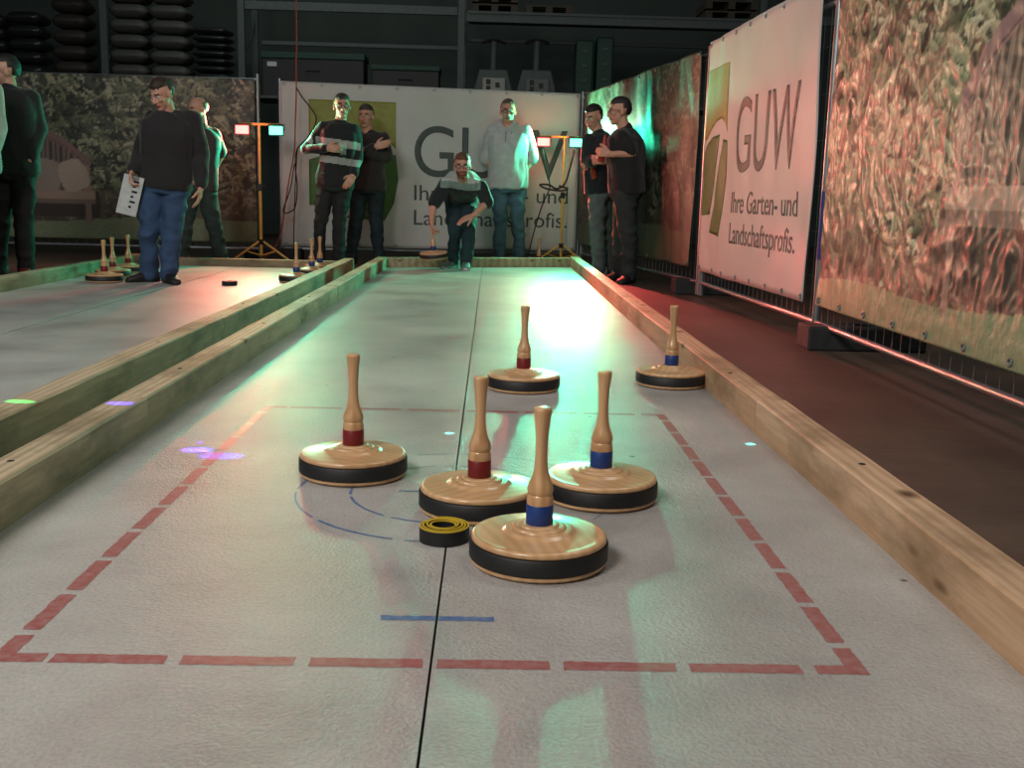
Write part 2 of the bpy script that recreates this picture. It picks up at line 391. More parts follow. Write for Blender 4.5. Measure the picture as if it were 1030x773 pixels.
        if top.get('hood'):
            up = V((0, 0, 1))
            for i in range(9):
                q = math.pi*(i/8); q2 = math.pi*((i+1)/8)
                f_ = lambda q: Nn+up*(.035+.03*math.sin(q))*k+ra*math.cos(q)*.085*k-fa*math.sin(q)*.10*k
                if i < 8: mb.cap(f_(q), .034*k, f_(q2), .034*k)
            for sx in (-1, 1): mb.cap(Nn+up*.03*k+ra*sx*.08*k, .03*k, Nn-up*.035*k+ra*sx*.02*k+fa*.105*k, .022*k)
        elif top.get('collar', 1):
            mb.cap(Nn-(Nn-P).normalized()*.05, .074*k, Nn-(Nn-P).normalized()*.004, .066*k)
        me = remesh(mb, top['name'], .009, 4); folds(me, amp*1.7, 6., seed); mats = [mat(top['name'], col, top.get('rough', .85), sheen=.2)]
        for c2 in top.get('cols', []): mats.append(mat(top['name']+'_trim', c2, .85))
        set_mats(me, mats, (lambda c: top['fn'](c+np.array(L0))) if top.get('fn') else None)
        g = link(top['name'], me, root)
        if top.get('hood'):
            for sx in (-1, 1):
                p = Nn-V((0, 0, .03))*k+ra*sx*.03*k+fa*.15*k
                ob('drawstring', MB().tube([p, p+fa*.008+V((0, 0, -.07)), p+ra*sx*.01+V((0, 0, -.15))], .003), mat('cord', (70, 72, 74)), g)
    mb = MB(); torso(mb, 1, -.2, .16, .004)
    fl = trousers.get('fit', 1.)
    for s in 'ab':
        hip, kn, an = J['hip_'+s], J['kn_'+s], J['an_'+s]
        mb.cap(P+V((0, 0, -.02)), .105*k, hip, .1*k*bulk); mb.cap(hip, .098*k*bulk, kn, .067*k*fl)
        mb.cap(kn, .067*k*fl, an+V((0, 0, -.02)), .054*k*fl)
    me = remesh(mb, 'trousers', .009, 4); folds(me, trousers.get('amp', .012)*1.7, 6.5, seed+5, (1, 1, 1.3))
    set_mats(me, [mat('trousers', trousers['col'], .85, scale=14, var=.2)]); link('trousers', me, root)
    for s in 'ab':
        t = V(toes[s]); t.z = 0; t.normalize(); sd = V((-t.y, t.x, 0)); an = J['an_'+s]; g0 = V((an.x, an.y, gz-L0.z)); rings = []
        for u, w, h, in ((-.085, .02, .05), (-.08, .032, .085), (-.05, .038, .11), (0, .04, .112), (.05, .042, .088), (.1, .047, .066), (.14, .047, .055), (.175, .038, .045), (.195, .018, .03)):
            r = []
            for i in range(16):
                q = 2*math.pi*i/16; cc, ss = math.cos(q), math.sin(q)
                r.append(g0+t*u*k+sd*w*k*math.copysign(abs(cc)**.6, cc)+V((0, 0, h*k*(.5+.5*math.copysign(abs(ss)**.7, ss)))))
            rings.append(r)
        sb = MB().loft(rings); me = sb.mesh('shoe', [mat('shoe', shoes, .6), mat('shoe_sole', trousers.get('sole', (40, 38, 36)), .7)])
        c = np.empty(len(me.polygons)*3, np.float32); me.polygons.foreach_get('center', c); me.polygons.foreach_set('material_index', (c.reshape(-1, 3)[:, 2] < gz-L0.z+.018).astype(np.int32))
        link('shoe', me, root)
    if glasses:
        gb = MB()
        for sx in (-1, 1):
            gb.tube([hp(sx*.032+.024*math.cos(q), .1-.006*abs(math.cos(q)), .009+.017*math.sin(q)) for q in [2*math.pi*i/16 for i in range(17)]], .0022*k, 6)
            gb.tube([hp(sx*.056, .094, .014), hp(sx*.078, .05, .014), hp(sx*.084, -.01, .008)], .0022*k, 6)
        gb.tube([hp(-.009, .1, .012), hp(0, .105, .015), hp(.009, .1, .012)], .0022*k, 6)
        ob('glasses', gb, MT['black'], root)
    return root
def JJ(Y, gz, **q):
    """each joint as (px, py[, depth offset]) on the person's depth; ankles stand on the ground"""
    out = {}
    for n, p in q.items():
        d = p[2] if len(p) > 2 else 0; w = at(p[0], p[1], Y+d)
        if n.startswith('an'): w.z = gz+.085
        out[n] = w
    return out
FRONT = (0, -1, 0)
def band_fn(*bands):
    return lambda c: sum(((c[:, 2] > a) & (c[:, 2] < b)).astype(int) for a, b in bands).clip(0, 1)

# bowler
Y = 10.8
J = JJ(Y, .0, head=(465, 168, -.38), neck=(466, 181, -.24), sh_a=(449, 185, -.2), sh_b=(483, 188, -.2), el_a=(436, 205, -.26), el_b=(490, 204, -.28),
       wr_a=(434.6, 222, -.33), wr_b=(476, 217, -.38), pelvis=(464, 197, .18), hip_a=(457, 201, .16), hip_b=(471, 200, .16), kn_a=(458, 233, -.12), kn_b=(472, 231, -.18), an_a=(456, 262, .05), an_b=(469, 264, -.1))
def bowl_fn(c):
    z = c[:, 2]; x = abs(c[:, 0]+.31); w_ = .03*np.cos(c[:, 0]*14)
    w_ = w_*.4
    return np.where((z > .875+w_) & ((x < .19) | (z > .925)), 1, np.where((z > .805+w_) & (x < .2), 2, 0))
person(at(464, 266, Y)*V((1, 1, 0)) if False else V((at(464, 262, Y).x, Y, 0)), 'bearded person with glasses bending forward at the lane end and swinging a curling stock', J, (0, -1, -.12), FRONT, k=1., hair=('short', (96, 66, 44)), beard=(120, 72, 46), glasses=True,
       top=dict(name='training_jacket', col=(22, 30, 34), cols=[(190, 194, 190), (120, 140, 134)], fn=bowl_fn, sleeve=.95, hem=0, amp=.01), trousers=dict(col=(30, 52, 58), fit=.95, sole=(200, 200, 196)), shoes=(96, 120, 116),
       toes={'a': (-.6, -1, 0), 'b': (0, -1, 0)}, hands={'a': ((.06, -.02, -1), (1, 0, 0), (0, -1, 0), (.55, .9, .8)), 'b': ((-.9, -.3, -.35), (0, .6, -1), (-.2, -1, .3), (.15, .2, .2))}, seed=3)

# striped pullover
Y = 11.0
J = JJ(Y, -.02, head=(344, 108), neck=(342, 125), sh_a=(325, 130), sh_b=(356, 132), el_a=(308, 150, -.05), el_b=(359, 156, .03), wr_a=(328, 149, -.2), wr_b=(356, 176, -.12),
       pelvis=(337, 181), hip_a=(329, 184), hip_b=(345, 184), kn_a=(323, 222, -.04), kn_b=(341, 222, -.02), an_a=(321, 260), an_b=(341, 262))
def st_fn(c):
    z = c[:, 2]; x = c[:, 0]; zz = z+.12*(x+1.6)
    b = ((zz > 1.03) & (zz < 1.10)) | ((zz > 1.20) & (zz < 1.275) & (x > -1.80) & (x < -1.35))
    s = (x < -1.83) & (abs(z-1.30+.9*(x+1.9)) < .045)
    return (b | s).astype(int)
person(V((at(334, 200, Y).x, Y, -.02)), 'person in black sweater with white stripes holding a drinking glass at belly height', J, (.25, -1, -.02), (.3, -1, 0), k=1.02, hair=('short', (50, 40, 34)), gz=-.02, glasses=True,
       top=dict(name='striped_sweater', col=(20, 26, 28), cols=[(158, 162, 158)], fn=st_fn, hem=-.12, amp=.012), trousers=dict(col=(30, 32, 34), fit=.92), shoes=(24, 22, 22),
       toes={'a': (-.5, -1, 0), 'b': (.4, -1, 0)}, hands={'a': ((1, -.15, -.05), (0, 1, 0), (0, -.2, 1), (.3, .5, .4)), 'b': ((-.5, -.3, -.8), (0, 1, 0), (-1, 0, .2), (.3, .4, .3))}, seed=4)
gl = MB().lathe([(.001, 0), (.03, 0), (.036, .12), (.033, .12), (.028, .008), (.001, .008)], 20)
tag(ob('drinking_glass', gl, MT['glass'], loc=at(345, 156, Y-.24)), 'clear drinking glass held by the person in the striped sweater', 'glass')

# dark pullover, arms crossed
Y = 11.45
J = JJ(Y, -.02, head=(368, 118), neck=(370, 135), sh_a=(357, 139), sh_b=(386, 140), el_a=(356, 158, -.06), el_b=(389, 158, -.06), wr_a=(377, 148, -.22), wr_b=(367, 152, -.24),
       pelvis=(370, 185), hip_a=(362, 188), hip_b=(378, 188), kn_a=(358, 223, -.03), kn_b=(378, 223), an_a=(353, 258, 0), an_b=(381, 258, .05))
person(V((at(370, 200, Y).x, Y, -.02)), 'person in plain dark sweater with arms crossed, beside the striped sweater', J, (-.15, -1, -.05), FRONT, k=1., bulk=1.05, hair=('short', (58, 50, 44)), gz=-.02,
       top=dict(name='sweater', col=(40, 32, 32), hem=-.12, amp=.013), trousers=dict(col=(24, 40, 44)), shoes=(24, 26, 28),
       toes={'a': (-.5, -1, 0), 'b': (.4, -1, 0)}, hands={'a': ((1, -.1, .3), (0, 1, 0), (0, 0, 1), (.2, .3, .2)), 'b': ((-1, .1, .15), (0, 1, 0), (0, 0, 1), (.2, .4, .3))}, seed=6)

# pale hoodie
Y = 11.9
J = JJ(Y, -.02, head=(511, 113), neck=(511, 129), sh_a=(496, 133), sh_b=(527, 133), el_a=(489, 160, .04), el_b=(535, 160, .04), wr_a=(499, 178, -.06), wr_b=(524, 178, -.06),
       pelvis=(511, 183), hip_a=(503, 186), hip_b=(520, 186), kn_a=(503, 222, -.04), kn_b=(521, 222, -.04), an_a=(502, 257), an_b=(523, 257))
person(V((at(511, 200, Y).x, Y, -.02)), 'balding person in pale grey hoodie standing with both hands in jeans pockets', J, (.05, -1, -.08), FRONT, k=1.04, bulk=1.08, hair=('high', (86, 74, 62)), gz=-.02, glasses=True,
       top=dict(name='hoodie', col=(176, 180, 180), hem=-.12, amp=.016, hood=True, sr=1.12, mrg=.022, sleeve=.98), trousers=dict(col=(66, 92, 106), amp=.014), shoes=(90, 56, 46),
       toes={'a': (-.3, -1, 0), 'b': (.3, -1, 0)}, hands={'a': ((.3, .25, -1), (1, .5, 0), (0, -1, 0), (.1, .1, .1)), 'b': ((-.3, .25, -1), (-1, .5, 0), (0, -1, 0), (.1, .1, .1))}, seed=8)

# two at the right fence
Y = 10.7
J = JJ(Y, -.02, head=(597, 119), neck=(602, 136), sh_a=(593, 141, -.12), sh_b=(609, 139, .16), el_a=(590, 162, -.12), el_b=(606, 166, .16), wr_a=(597, 164, -.32), wr_b=(596, 168, -.1),
       pelvis=(604, 188), hip_a=(601, 192, -.06), hip_b=(606, 192, .08), kn_a=(601, 230, -.08), kn_b=(608, 230, .08), an_a=(603, 262, -.05), an_b=(611, 262, .12))
person(V((at(603, 200, Y).x, Y, -.02)), 'person in dark jacket and grey trousers with pale shoes, looking down next to green lamp', J, (-.8, -.75, -.35), (-1, -.45, 0), k=1., hair=('short', (28, 22, 20)), gz=-.02,
       top=dict(name='jacket', col=(20, 26, 30), amp=.012, mrg=.02), trousers=dict(col=(96, 104, 104), fit=1.08, sole=(190, 190, 186)), shoes=(176, 172, 170),
       toes={'a': (-1, -.5, 0), 'b': (-1, -.3, 0)}, hands={'a': ((.3, -.9, .3), (1, .3, 0), (0, 0, 1), (.6, .8, .6)), 'b': ((-.9, -.3, 0), (0, -1, .1), (0, 0, 1), (.6, .8, .6))}, seed=9)
Y = 9.75
J = JJ(Y, -.02, head=(623, 113), neck=(629, 131), sh_a=(626, 138, -.15), sh_b=(634, 138, .16), el_a=(636, 155, -.18), el_b=(630, 160, .16), wr_a=(614, 155, -.22), wr_b=(610, 162, .05),
       pelvis=(630, 188), hip_a=(628, 193, -.09), hip_b=(631, 193, .09), kn_a=(632, 236, -.1), kn_b=(625, 234, .1), an_a=(633, 272, -.08), an_b=(624, 271, .16))
person(V((at(629, 200, Y).x, Y, -.02)), 'person with glasses in black short-sleeved shirt seen from the side near right fence', J, (-1, -.12, -.08), (-1, -.1, 0), k=1., bulk=1.12, hair=('short', (34, 28, 26)), gz=-.02, glasses=True,
       top=dict(name='shirt', col=(16, 18, 19), sleeve=.72, amp=.012, mrg=.02, sr=1.08), trousers=dict(col=(40, 46, 46), fit=1.12), shoes=(22, 20, 20),
       toes={'a': (-.7, -1, 0), 'b': (-1, -.4, 0)}, hands={'a': ((-1, -.05, .15), (0, 1, 0), (0, .1, 1), (.7, .9, .6)), 'b': ((-1, -.2, .1), (0, 1, 0), (0, .1, 1), (.6, .8, .6))}, seed=11)
def bottle(name, p, tilt, label, mt):
    b = MB().lathe([(.001, 0), (.03, 0), (.031, .02), (.031, .13), (.026, .16), (.013, .19), (.012, .235), (.014, .24), (.001, .24)], 18)
    o = ob(name, b, mt, loc=p); o.rotation_euler = tilt; return tag(o, label, 'bottle')
BG = plain('brown_bottle_glass', (150, 60, 40), .12, coat=.6)
bottle('bottle', at(604, 163, 9.62), (0, .15, 0), 'brown bottle in the hand of the black-shirted person with glasses', BG)
bottle('bottle', at(598, 180, 10.5), (0, -.2, 0), 'brown bottle held low by person in the dark jacket', BG)

# reading person with clipboard
Y = 8.45
J = JJ(Y, 0, head=(163, 96, -.06), neck=(170, 114), sh_a=(154, 121), sh_b=(194, 121, .02), el_a=(143, 152, .02), el_b=(202, 157, .04), wr_a=(134, 171, -.12), wr_b=(202, 188, -.06),
       pelvis=(167, 181), hip_a=(155, 186), hip_b=(178, 186), kn_a=(150, 231, -.05), kn_b=(172, 231, -.03), an_a=(150, 271), an_b=(169, 272, -.1))
person(V((at(167, 200, Y).x, Y, 0)), 'person in dark sweater and blue jeans looking down, white clipboard in one hand', J, (-.42, -.8, -.42), (-.15, -1, 0), k=.97, bulk=1.08, hair=('short', (52, 36, 26)),
       top=dict(name='sweater', col=(30, 26, 28), hem=-.12, amp=.014, mrg=.02, sr=1.1), trousers=dict(col=(48, 72, 104), fit=1.15, amp=.014), shoes=(26, 22, 20),
       toes={'a': (-1, -.8, 0), 'b': (.7, -.9, 0)}, hands={'a': ((-.2, -.3, -1), (1, 0, 0), (0, -1, 0), (.6, .8, .6)), 'b': ((-.1, -.1, -1), (-1, 0, .1), (0, -1, 0), (.25, .3, .25))}, seed=12)
cb = empty('clipboard', at(131, 196, Y-.16)); cb.rotation_euler = (rad(8), rad(14), rad(20)); tag(cb, 'white clipboard with score sheet hanging from hand of the person in jeans', 'clipboard')
ob('board', MB().box((-.075, -.004, -.16), (.075, .004, .15)), MT['white'], cb, smooth=False, bevel=.002)
cl = MB().box((-.035, -.014, .125), (.035, -.004, .152))
ob('clip', cl, MT['steel'], cb, smooth=False, bevel=.002)
sh_ = MB()
for i in range(6): sh_.box((.005, -.0062, -.1+i*.04), (.025+.02*(i % 2), -.004, -.083+i*.04))
ob('score_sheet', sh_.box((-.065, -.0052, -.15), (.065, -.0042, .12), 1), [MT['black'], MT['white']], cb, smooth=False)

# bald person behind
Y = 10.62
J = JJ(Y, -.02, head=(199, 111), neck=(203, 129), sh_a=(188, 134, -.05), sh_b=(215, 135, .08), el_a=(184, 158, -.1), el_b=(222, 156, .12), wr_a=(190, 175, -.2), wr_b=(214, 174, .1),
       pelvis=(200, 184), hip_a=(193, 189), hip_b=(207, 189), kn_a=(187, 224, .05), kn_b=(215, 226, 0), an_a=(183, 258, .1), an_b=(223, 260, .05))
person(V((at(200, 200, Y).x, Y, -.02)), 'bald person half hidden behind the sweater wearer, mid-stride near the red lamp', J, (-.6, -.7, -.2), (-.2, -1, 0), k=1., hair=('fringe', (110, 100, 92)), gz=-.02,
       top=dict(name='shirt', col=(58, 52, 50), sleeve=.85, amp=.01), trousers=dict(col=(44, 56, 54), fit=1.05, sole=(200, 200, 200)), shoes=(170, 172, 168),
       toes={'a': (-.4, -1, 0), 'b': (.9, -.6, 0)}, seed=14)
# far left
Y = 8.75
J = JJ(Y, -.02, head=(5, 73), neck=(10, 91), sh_a=(-8, 99, -.03), sh_b=(31, 99, .03), el_a=(-14, 132), el_b=(39, 130, .05), wr_a=(-8, 160, -.1), wr_b=(30, 160, -.08),
       pelvis=(13, 166), hip_a=(2, 171), hip_b=(24, 171), kn_a=(0, 219, -.04), kn_b=(24, 219, -.04), an_a=(-2, 268), an_b=(26, 264))
person(V((at(12, 200, Y).x, Y, -.02)), 'person in black jacket and red shoes with hand in pocket by the garden print', J, (-.9, -.4, -.1), (-.3, -1, 0), k=1.05, bulk=1.02, hair=('short', (26, 22, 20)), gz=-.02,
       top=dict(name='jacket', col=(20, 24, 24), amp=.013, mrg=.022), trousers=dict(col=(28, 26, 26), fit=1.0), shoes=(130, 30, 30),
       toes={'a': (-.5, -1, 0), 'b': (.3, -1, 0)}, hands={'a': ((.5, -.1, -1), (1, .5, 0), (0, -1, 0)), 'b': ((-.7, -.2, -.7), (0, 1, 0), (0, -.3, -1))}, seed=16)
Y = 8.1
J = JJ(Y, -.02, head=(-30, 62), neck=(-29, 82), sh_a=(-51, 90), sh_b=(-8, 91), el_a=(-58, 128), el_b=(-2, 128), wr_a=(-52, 160, -.1), wr_b=(-9, 158, -.15),
       pelvis=(-28, 162), hip_a=(-39, 170), hip_b=(-17, 170), kn_a=(-40, 222, -.04), kn_b=(-18, 222, -.04), an_a=(-40, 270), an_b=(-18, 270))
person(V((at(-28, 200, Y).x, Y, -.02)), 'person in pale grey top, only one sleeve showing at the left edge', J, (.3, -.9, -.1), FRONT, k=1.05, hair=('short', (60, 46, 34)), gz=-.02,
       top=dict(name='sweater', col=(150, 158, 152), amp=.012), trousers=dict(col=(26, 28, 30)), shoes=(30, 28, 28), toes={'a': (-.3, -1, 0), 'b': (.3, -1, 0)}, seed=18)

# ------------------------------------------------------------------ curling stocks
PLATE = [(.001, .0), (.130, .0), (.139, .003), (.1425, .007), (.1425, .0128), (.137, .0142), (.137, .0485), (.1395, .050), (.1412, .053), (.1408, .0585), (.1375, .0622), (.1315, .0632), (.1285, .0626), (.120, .0636), (.095, .0655), (.080, .0668), (.0745, .0685), (.0715, .0722), (.067, .0738), (.060, .0735), (.0565, .0742), (.0545, .0775), (.0505, .0792), (.045, .079), (.042, .0795), (.040, .0822), (.036, .0832), (.030, .083), (.001, .083)]
def prof(P_): return MB().lathe(P_, 64)
BAND = [(.1365, .0140), (.1435, .0140), (.1450, .0155), (.1450, .0470), (.1435, .0488), (.1365, .0488)]
SLEEVE = [(.001, .074), (.0272, .074), (.0282, .0755), (.0282, .1235), (.0272, .125), (.001, .125)]
HANDLE = [(.001, z0_-.002) for z0_ in (.124,)]+[(r, z*.970+.0015) for r, z in [(.0268, .126), (.0278, .129), (.0272, .142), (.0255, .1475), (.0245, .149), (.0258, .1515), (.0270, .156), (.0268, .162), (.0245, .171), (.0205, .181), (.0170, .192), (.0145, .205), (.0128, .222), (.0123, .240), (.0128, .262), (.0140, .285), (.0158, .305), (.0176, .322), (.0182, .329), (.0175, .334), (.0155, .3365), (.012, .3375), (.001, .3375)]]
def ring_mesh(P_, n=64):
    mb = MB(); rings = [[(r*math.cos(2*math.pi*k/n), r*math.sin(2*math.pi*k/n), z) for k in range(n)] for r, z in P_+[P_[0]]]
    mb.loft(rings, caps=False); return mb
def make_stock(c):
    root = empty('curling_stock', (0, 0, 0))
    ob('plate', prof(PLATE), MT['ash'], root); ob('rubber_ring', ring_mesh(BAND), MT['rubber'], root)
    ob('handle_sleeve', prof(SLEEVE), MT[c], root, sharp=60); ob('handle', prof(HANDLE), MT['ash_handle'], root); return root
src = {'red': make_stock('red'), 'blue': make_stock('blue')}; used = set()
def stock(c, loc, label, rz, group=None, rot=None):
    o = src[c] if c not in used else copy_tree(src[c]); used.add(c)
    o.location = loc; o.rotation_euler = rot or (0, 0, rz); tag(o, label, 'curling stock', group); return o
def front(px, py): g = G(px, py); return V((g.x*(g.y+.137)/g.y, g.y+.137, 0))
stock('blue', front(540.5, 588.5), 'wooden curling stock with blue sleeve, nearest of all, touching the coiled band', .3)
stock('red', front(355.5, 491), 'wooden curling stock with dark red sleeve standing alone left of the seam', 1.2)
stock('red', front(481, 530), 'wooden curling stock with dark red sleeve behind the coiled band, between two blue ones', 2.1)
stock('blue', front(602.5, 517), 'wooden curling stock with blue sleeve behind and right of the nearest stock', 4.0)
stock('red', front(526, 397.5), 'wooden curling stock with dark red sleeve beyond the dashed target field', .9)
stock('blue', front(674, 393), 'wooden curling stock with blue sleeve resting against the right timber edge', 2.7)
stock('blue', at(436.5, 257, 10.48)+V((0, 0, -.03)), 'wooden curling stock with blue sleeve swung above the lane by bowler', 0, rot=(rad(5), rad(-4), 0))
stock('blue', (-1.61, 8.75, 0), 'curling stock with blue sleeve, nearest of three along the neighbouring lane\'s right timber', 1)
stock('blue', (-1.61, 9.5, 0), 'curling stock with blue sleeve, middle of three along the neighbouring lane\'s right timber', 2)
stock('blue', (-1.62, 10.02, 0), 'curling stock with blue sleeve, farthest of three along the neighbouring lane\'s right timber', 3)
stock('red', (-3.05, 8.35, 0), 'curling stock with red sleeve, nearest of three at the clipboard holder\'s feet', 1)
stock('red', (-3.16, 8.85, 0), 'curling stock with red sleeve, middle of three at the clipboard holder\'s feet', 2)
stock('red', (-3.2, 9.35, 0), 'curling stock with red sleeve, farthest of three at the clipboard holder\'s feet', 3)
# pale peg behind the end beam
stock('red', (.54, 11.70, -.02), 'wooden curling stock standing behind the end timber, mostly hidden', 3)

# coil
def coil():
    root = empty('coiled_band', G(446, 543)+V((0, .0, 0)))
    tag(root, 'coiled black rubber band with yellow edge lying on the seam beside nearest stock', 'coiled band')
    th, h = .0042, .034
    for nm, lo, hi, mt, o2 in (('band', 0, .0325, MT['rubber'], 0), ('yellow_edge', .0325, .0345, MT['yellow'], 0)):
        mb = MB(); rings = []; n = 150
        for i in range(n+1):
            t = i/n; ang = t*2*math.pi*4.3; r = .026+.031*t+(.0012 if t < .6 else 0)*math.sin(ang*1.7); e = .0011
            a = th*.5*(1.0 if nm == 'band' else .98)
            c, s = math.cos(ang), math.sin(ang)*(.93+.07*t)
            lift = .0035*math.sin(t*5)*(1-t)
            rings.append([((r-a)*c, (r-a)*s, lo+(lift if lo else 0)), ((r+a)*c, (r+a)*s, lo+(lift if lo else 0)), ((r+a)*c, (r+a)*s, hi+lift), ((r-a)*c, (r-a)*s, hi+lift)])
        ob(nm, mb.loft(rings), mt, root, sharp=50)
coil()
# pucks on neighbouring lane
tag(ob('puck', MB().lathe([(.001, 0), (.058, 0), (.06, .003), (.06, .032), (.057, .035), (.02, .035), (.018, .03), (.001, .03)], 40), MT['rubber'], loc=G(231, 287)+V((0, 0, .0))), 'small black rubber target puck lying free on the neighbouring lane', 'puck')

# ------------------------------------------------------------------ setting: floor, lanes, timbers
fb = MB().add([(-14, -6, -.02), (8, -6, -.02), (8, 22, -.02), (-14, 22, -.02), (-14, -6, -.12), (8, -6, -.12), (8, 22, -.12), (-14, 22, -.12)], [(0, 1, 2, 3), (7, 6, 5, 4), (0, 4, 5, 1), (1, 5, 6, 2), (2, 6, 7, 3), (3, 7, 4, 0)])
tag(ob('floor', fb, MT['floor'], smooth=False), 'dark brown sealed hall floor around the lanes', 'floor', kind='structure')
tag(ob('wall_back', MB().box((-14, 19, -.02), (8, 19.2, 7)), MT['wall'], smooth=False), 'dark grey-green hall wall behind the racks', 'wall', kind='structure')
tag(ob('ceiling', MB().box((-14, -6, 6.9), (8, 19, 7.1)), MT['wall'], smooth=False), 'dark hall ceiling', 'ceiling', kind='structure')
LX0, LX1, SX = -1.055, .885, -.082
def lane_panel(x0, x1, marks, label, Y0=-1.0, YL=10.75, YR=11.5, z=.0):
    def yend(x): return YL+(YR-YL)*(x-LX0)/(LX1-LX0) if YL != YR else YL
    mb = MB(); a, b = yend(x0), yend(x1)
    mb.add([(x0, Y0, z), (x1, Y0, z), (x1, b, z), (x0, a, z), (x0, Y0, -.019), (x1, Y0, -.019), (x1, b, -.019), (x0, a, -.019)], [(0, 1, 2, 3), (7, 6, 5, 4), (0, 4, 5, 1), (1, 5, 6, 2), (2, 6, 7, 3), (3, 7, 4, 0)])
    for poly, mi, h in marks:
        mb.add([(x, y, z+h) for x, y in poly], [tuple(range(len(poly)))], mi)
    o = ob('lane_panel', mb, [MT['lane'], MT['mark_red'], MT['mark_blue'], MT['mark_faint']], smooth=False)
    # marking faces must face up
    me = o.data; bm = bmesh.new(); bm.from_mesh(me)
    for f in bm.faces:
        if f.material_index and f.normal.z < 0: f.normal_flip()
    bm.to_mesh(me); bm.free()
    return tag(o, label, 'lane surface')
def wob(poly, a=.0015):
    out = []
    n = len(poly)
    for i in range(n):
        p, q = poly[i], poly[(i+1) % n]; L = math.dist(p, q); m = max(1, int(L/.012))
        for j in range(m):
            t = j/m; out.append((p[0]+(q[0]-p[0])*t+random.uniform(-a, a), p[1]+(q[1]-p[1])*t+random.uniform(-a, a)))
    return out
def rect(x0, y0, x1, y1): return wob([(x0, y0), (x1, y0), (x1, y1), (x0, y1)])
X0, X1, Y0, Y1 = -.786, .632, 1.572, 3.625
w = .032; red = []
gap = .024
def dashes(a, b, n, corner=.085):
    inner0, inner1 = a+corner-(.014 if corner < .09 else 0)+gap, b-corner-gap; L = (inner1-inner0-gap*(n-1))/n
    return [(inner0+i*(L+gap), inner0+i*(L+gap)+L) for i in range(n)]
for a, b in dashes(X0, X1, 6):
    for y in (Y0, Y1-w): 
        if a < SX < b: red += [(a, y, SX-.002, y+w), (SX+.002, y, b, y+w)]
        else: red.append((a, y, b, y+w))
for a, b in dashes(Y0, Y1, 10, .1):
    for x in (X0, X1-w): red.append((x, a, x+w, b))
marksL, marksR = [], []
for r in red: (marksL if r[2] < SX+.001 else marksR).append((rect(*r), 1, .0006))
for sx, x, M_ in ((1, X0, marksL), (-1, X1, marksR)):
    for sy, y in ((1, Y0), (-1, Y1)):
        M_.append((wob([(x, y), (x+sx*.085, y), (x+sx*.085, y+sy*w), (x+sx*w, y+sy*w), (x+sx*w, y+sy*.1), (x, y+sy*.1)][::sx*sy]), 1, .0006))
cxm, cym = -.080, 2.585
def arc(r, a0, a1, wd, mi):
    n = max(3, int((a1-a0)/3)); P1, P2 = [], []
    for i in range(n+1):
        q = rad(a0+(a1-a0)*i/n); e = random.uniform(-.0006, .0006)
        P1.append((cxm+(r-wd/2+e)*math.cos(q), cym+(r-wd/2+e)*math.sin(q))); P2.append((cxm+(r+wd/2+e)*math.cos(q), cym+(r+wd/2+e)*math.sin(q)))
    for i in range(n):
        qd = [P1[i], P2[i], P2[i+1], P1[i+1]]
        if all(p[0] < SX-.002 for p in qd): marksL.append((qd, mi, .0006))
        elif all(p[0] > SX+.002 for p in qd): marksR.append((qd, mi, .0006))
for i in range(10): arc(.398, i*36+4, i*36+36, .006 if i % 2 else .008, 2 if i in (4, 5, 6, 7, 8) else 3)
for i in range(8): arc(.262, i*45+13, i*45+53, .007, 2 if i in (3, 4, 5) else 3)
for i in range(4): arc(.085, i*90+8, i*90+80, .007, 2)
marksL.append((rect(cxm-.14, cym-.004, cxm-.03, cym+.003), 2, .0012)); marksL.append((rect(-.182, 1.762, SX-.002, 1.782), 2, .0006)); marksR.append((rect(SX+.002, 1.762, .02, 1.782), 2, .0006))
# faint marking near the lane end
marksL.append((rect(-.55, 9.9, -.1, 9.93), 1, .0006)); marksR.append((rect(-.04, 9.9, .5, 9.93), 1, .0006))
lane_panel(LX0-.02, SX-.0022, marksL, 'pale grey lane surface left of the seam in the main lane')
lane_panel(SX+.0022, LX1+.02, marksR, 'pale grey lane surface right of the seam in the main lane')
lane_panel(-3.42, -2.46, [], 'pale grey lane surface on the left half of the neighbouring lane', -1, 10.35, 10.35)
lane_panel(-2.452, -1.44, [], 'pale grey lane surface on the right half of the neighbouring lane', -1, 10.35, 10.35)
def timber(name, p0, p1, z0, z1, wd, mt, label, group=None, side=1):
    """a sawn square timber whose inner edge runs p0 -> p1"""
    d = V((p1[0]-p0[0], p1[1]-p0[1], 0)); L = d.length; d.normalize(); s = V((d.y, -d.x, 0))*side
    root = None; n = max(2, int(L/.25)); rings = []; h = z1-z0
    c0 = V((p0[0], p0[1], 0))
    for i in range(n+1):
        t = i/n; j = lambda: random.uniform(-.0013, .0013); b = .005
        q = lambda x, z: V((s.x*x, s.y*x, 0))+V((d.x, d.y, 0))*(t*L)+V((0, 0, z))
        rings.append([q(b+j(), 0), q(wd-b, 0), q(wd+j(), b), q(wd+j(), h-b), q(wd-b, h+j()), q(b, h+j()), q(j(), h-b), q(j(), b)])
    mb = MB().loft(rings)
    o = ob(name, mb, [mt, MT['hole']], loc=(p0[0], p0[1], z0), smooth=False)
    # screw holes as small sunk discs
    hb = MB()
    for i in range(max(1, int(L/1.3))):
        p = d*(L*(i+.4)/max(1, int(L/1.3)))+s*wd*random.uniform(.35, .65)
        sc = MB().lathe([(.001, 0), (.008, 0), (.0095, .001), (.007, .0022), (.001, .0015)], 14, c=(p.x, p.y, h-.0004)); ob('screw', sc, MT['hole'], o)
    return tag(o, label, 'timber', group)
T = MT['timber']; TO = MT['timber_old']
timber('timber_beam', (LX1, -.8), (LX1, 3.35), -.02, .112, .1, T, 'square timber along right lane edge, the piece reaching the nearest foreground')
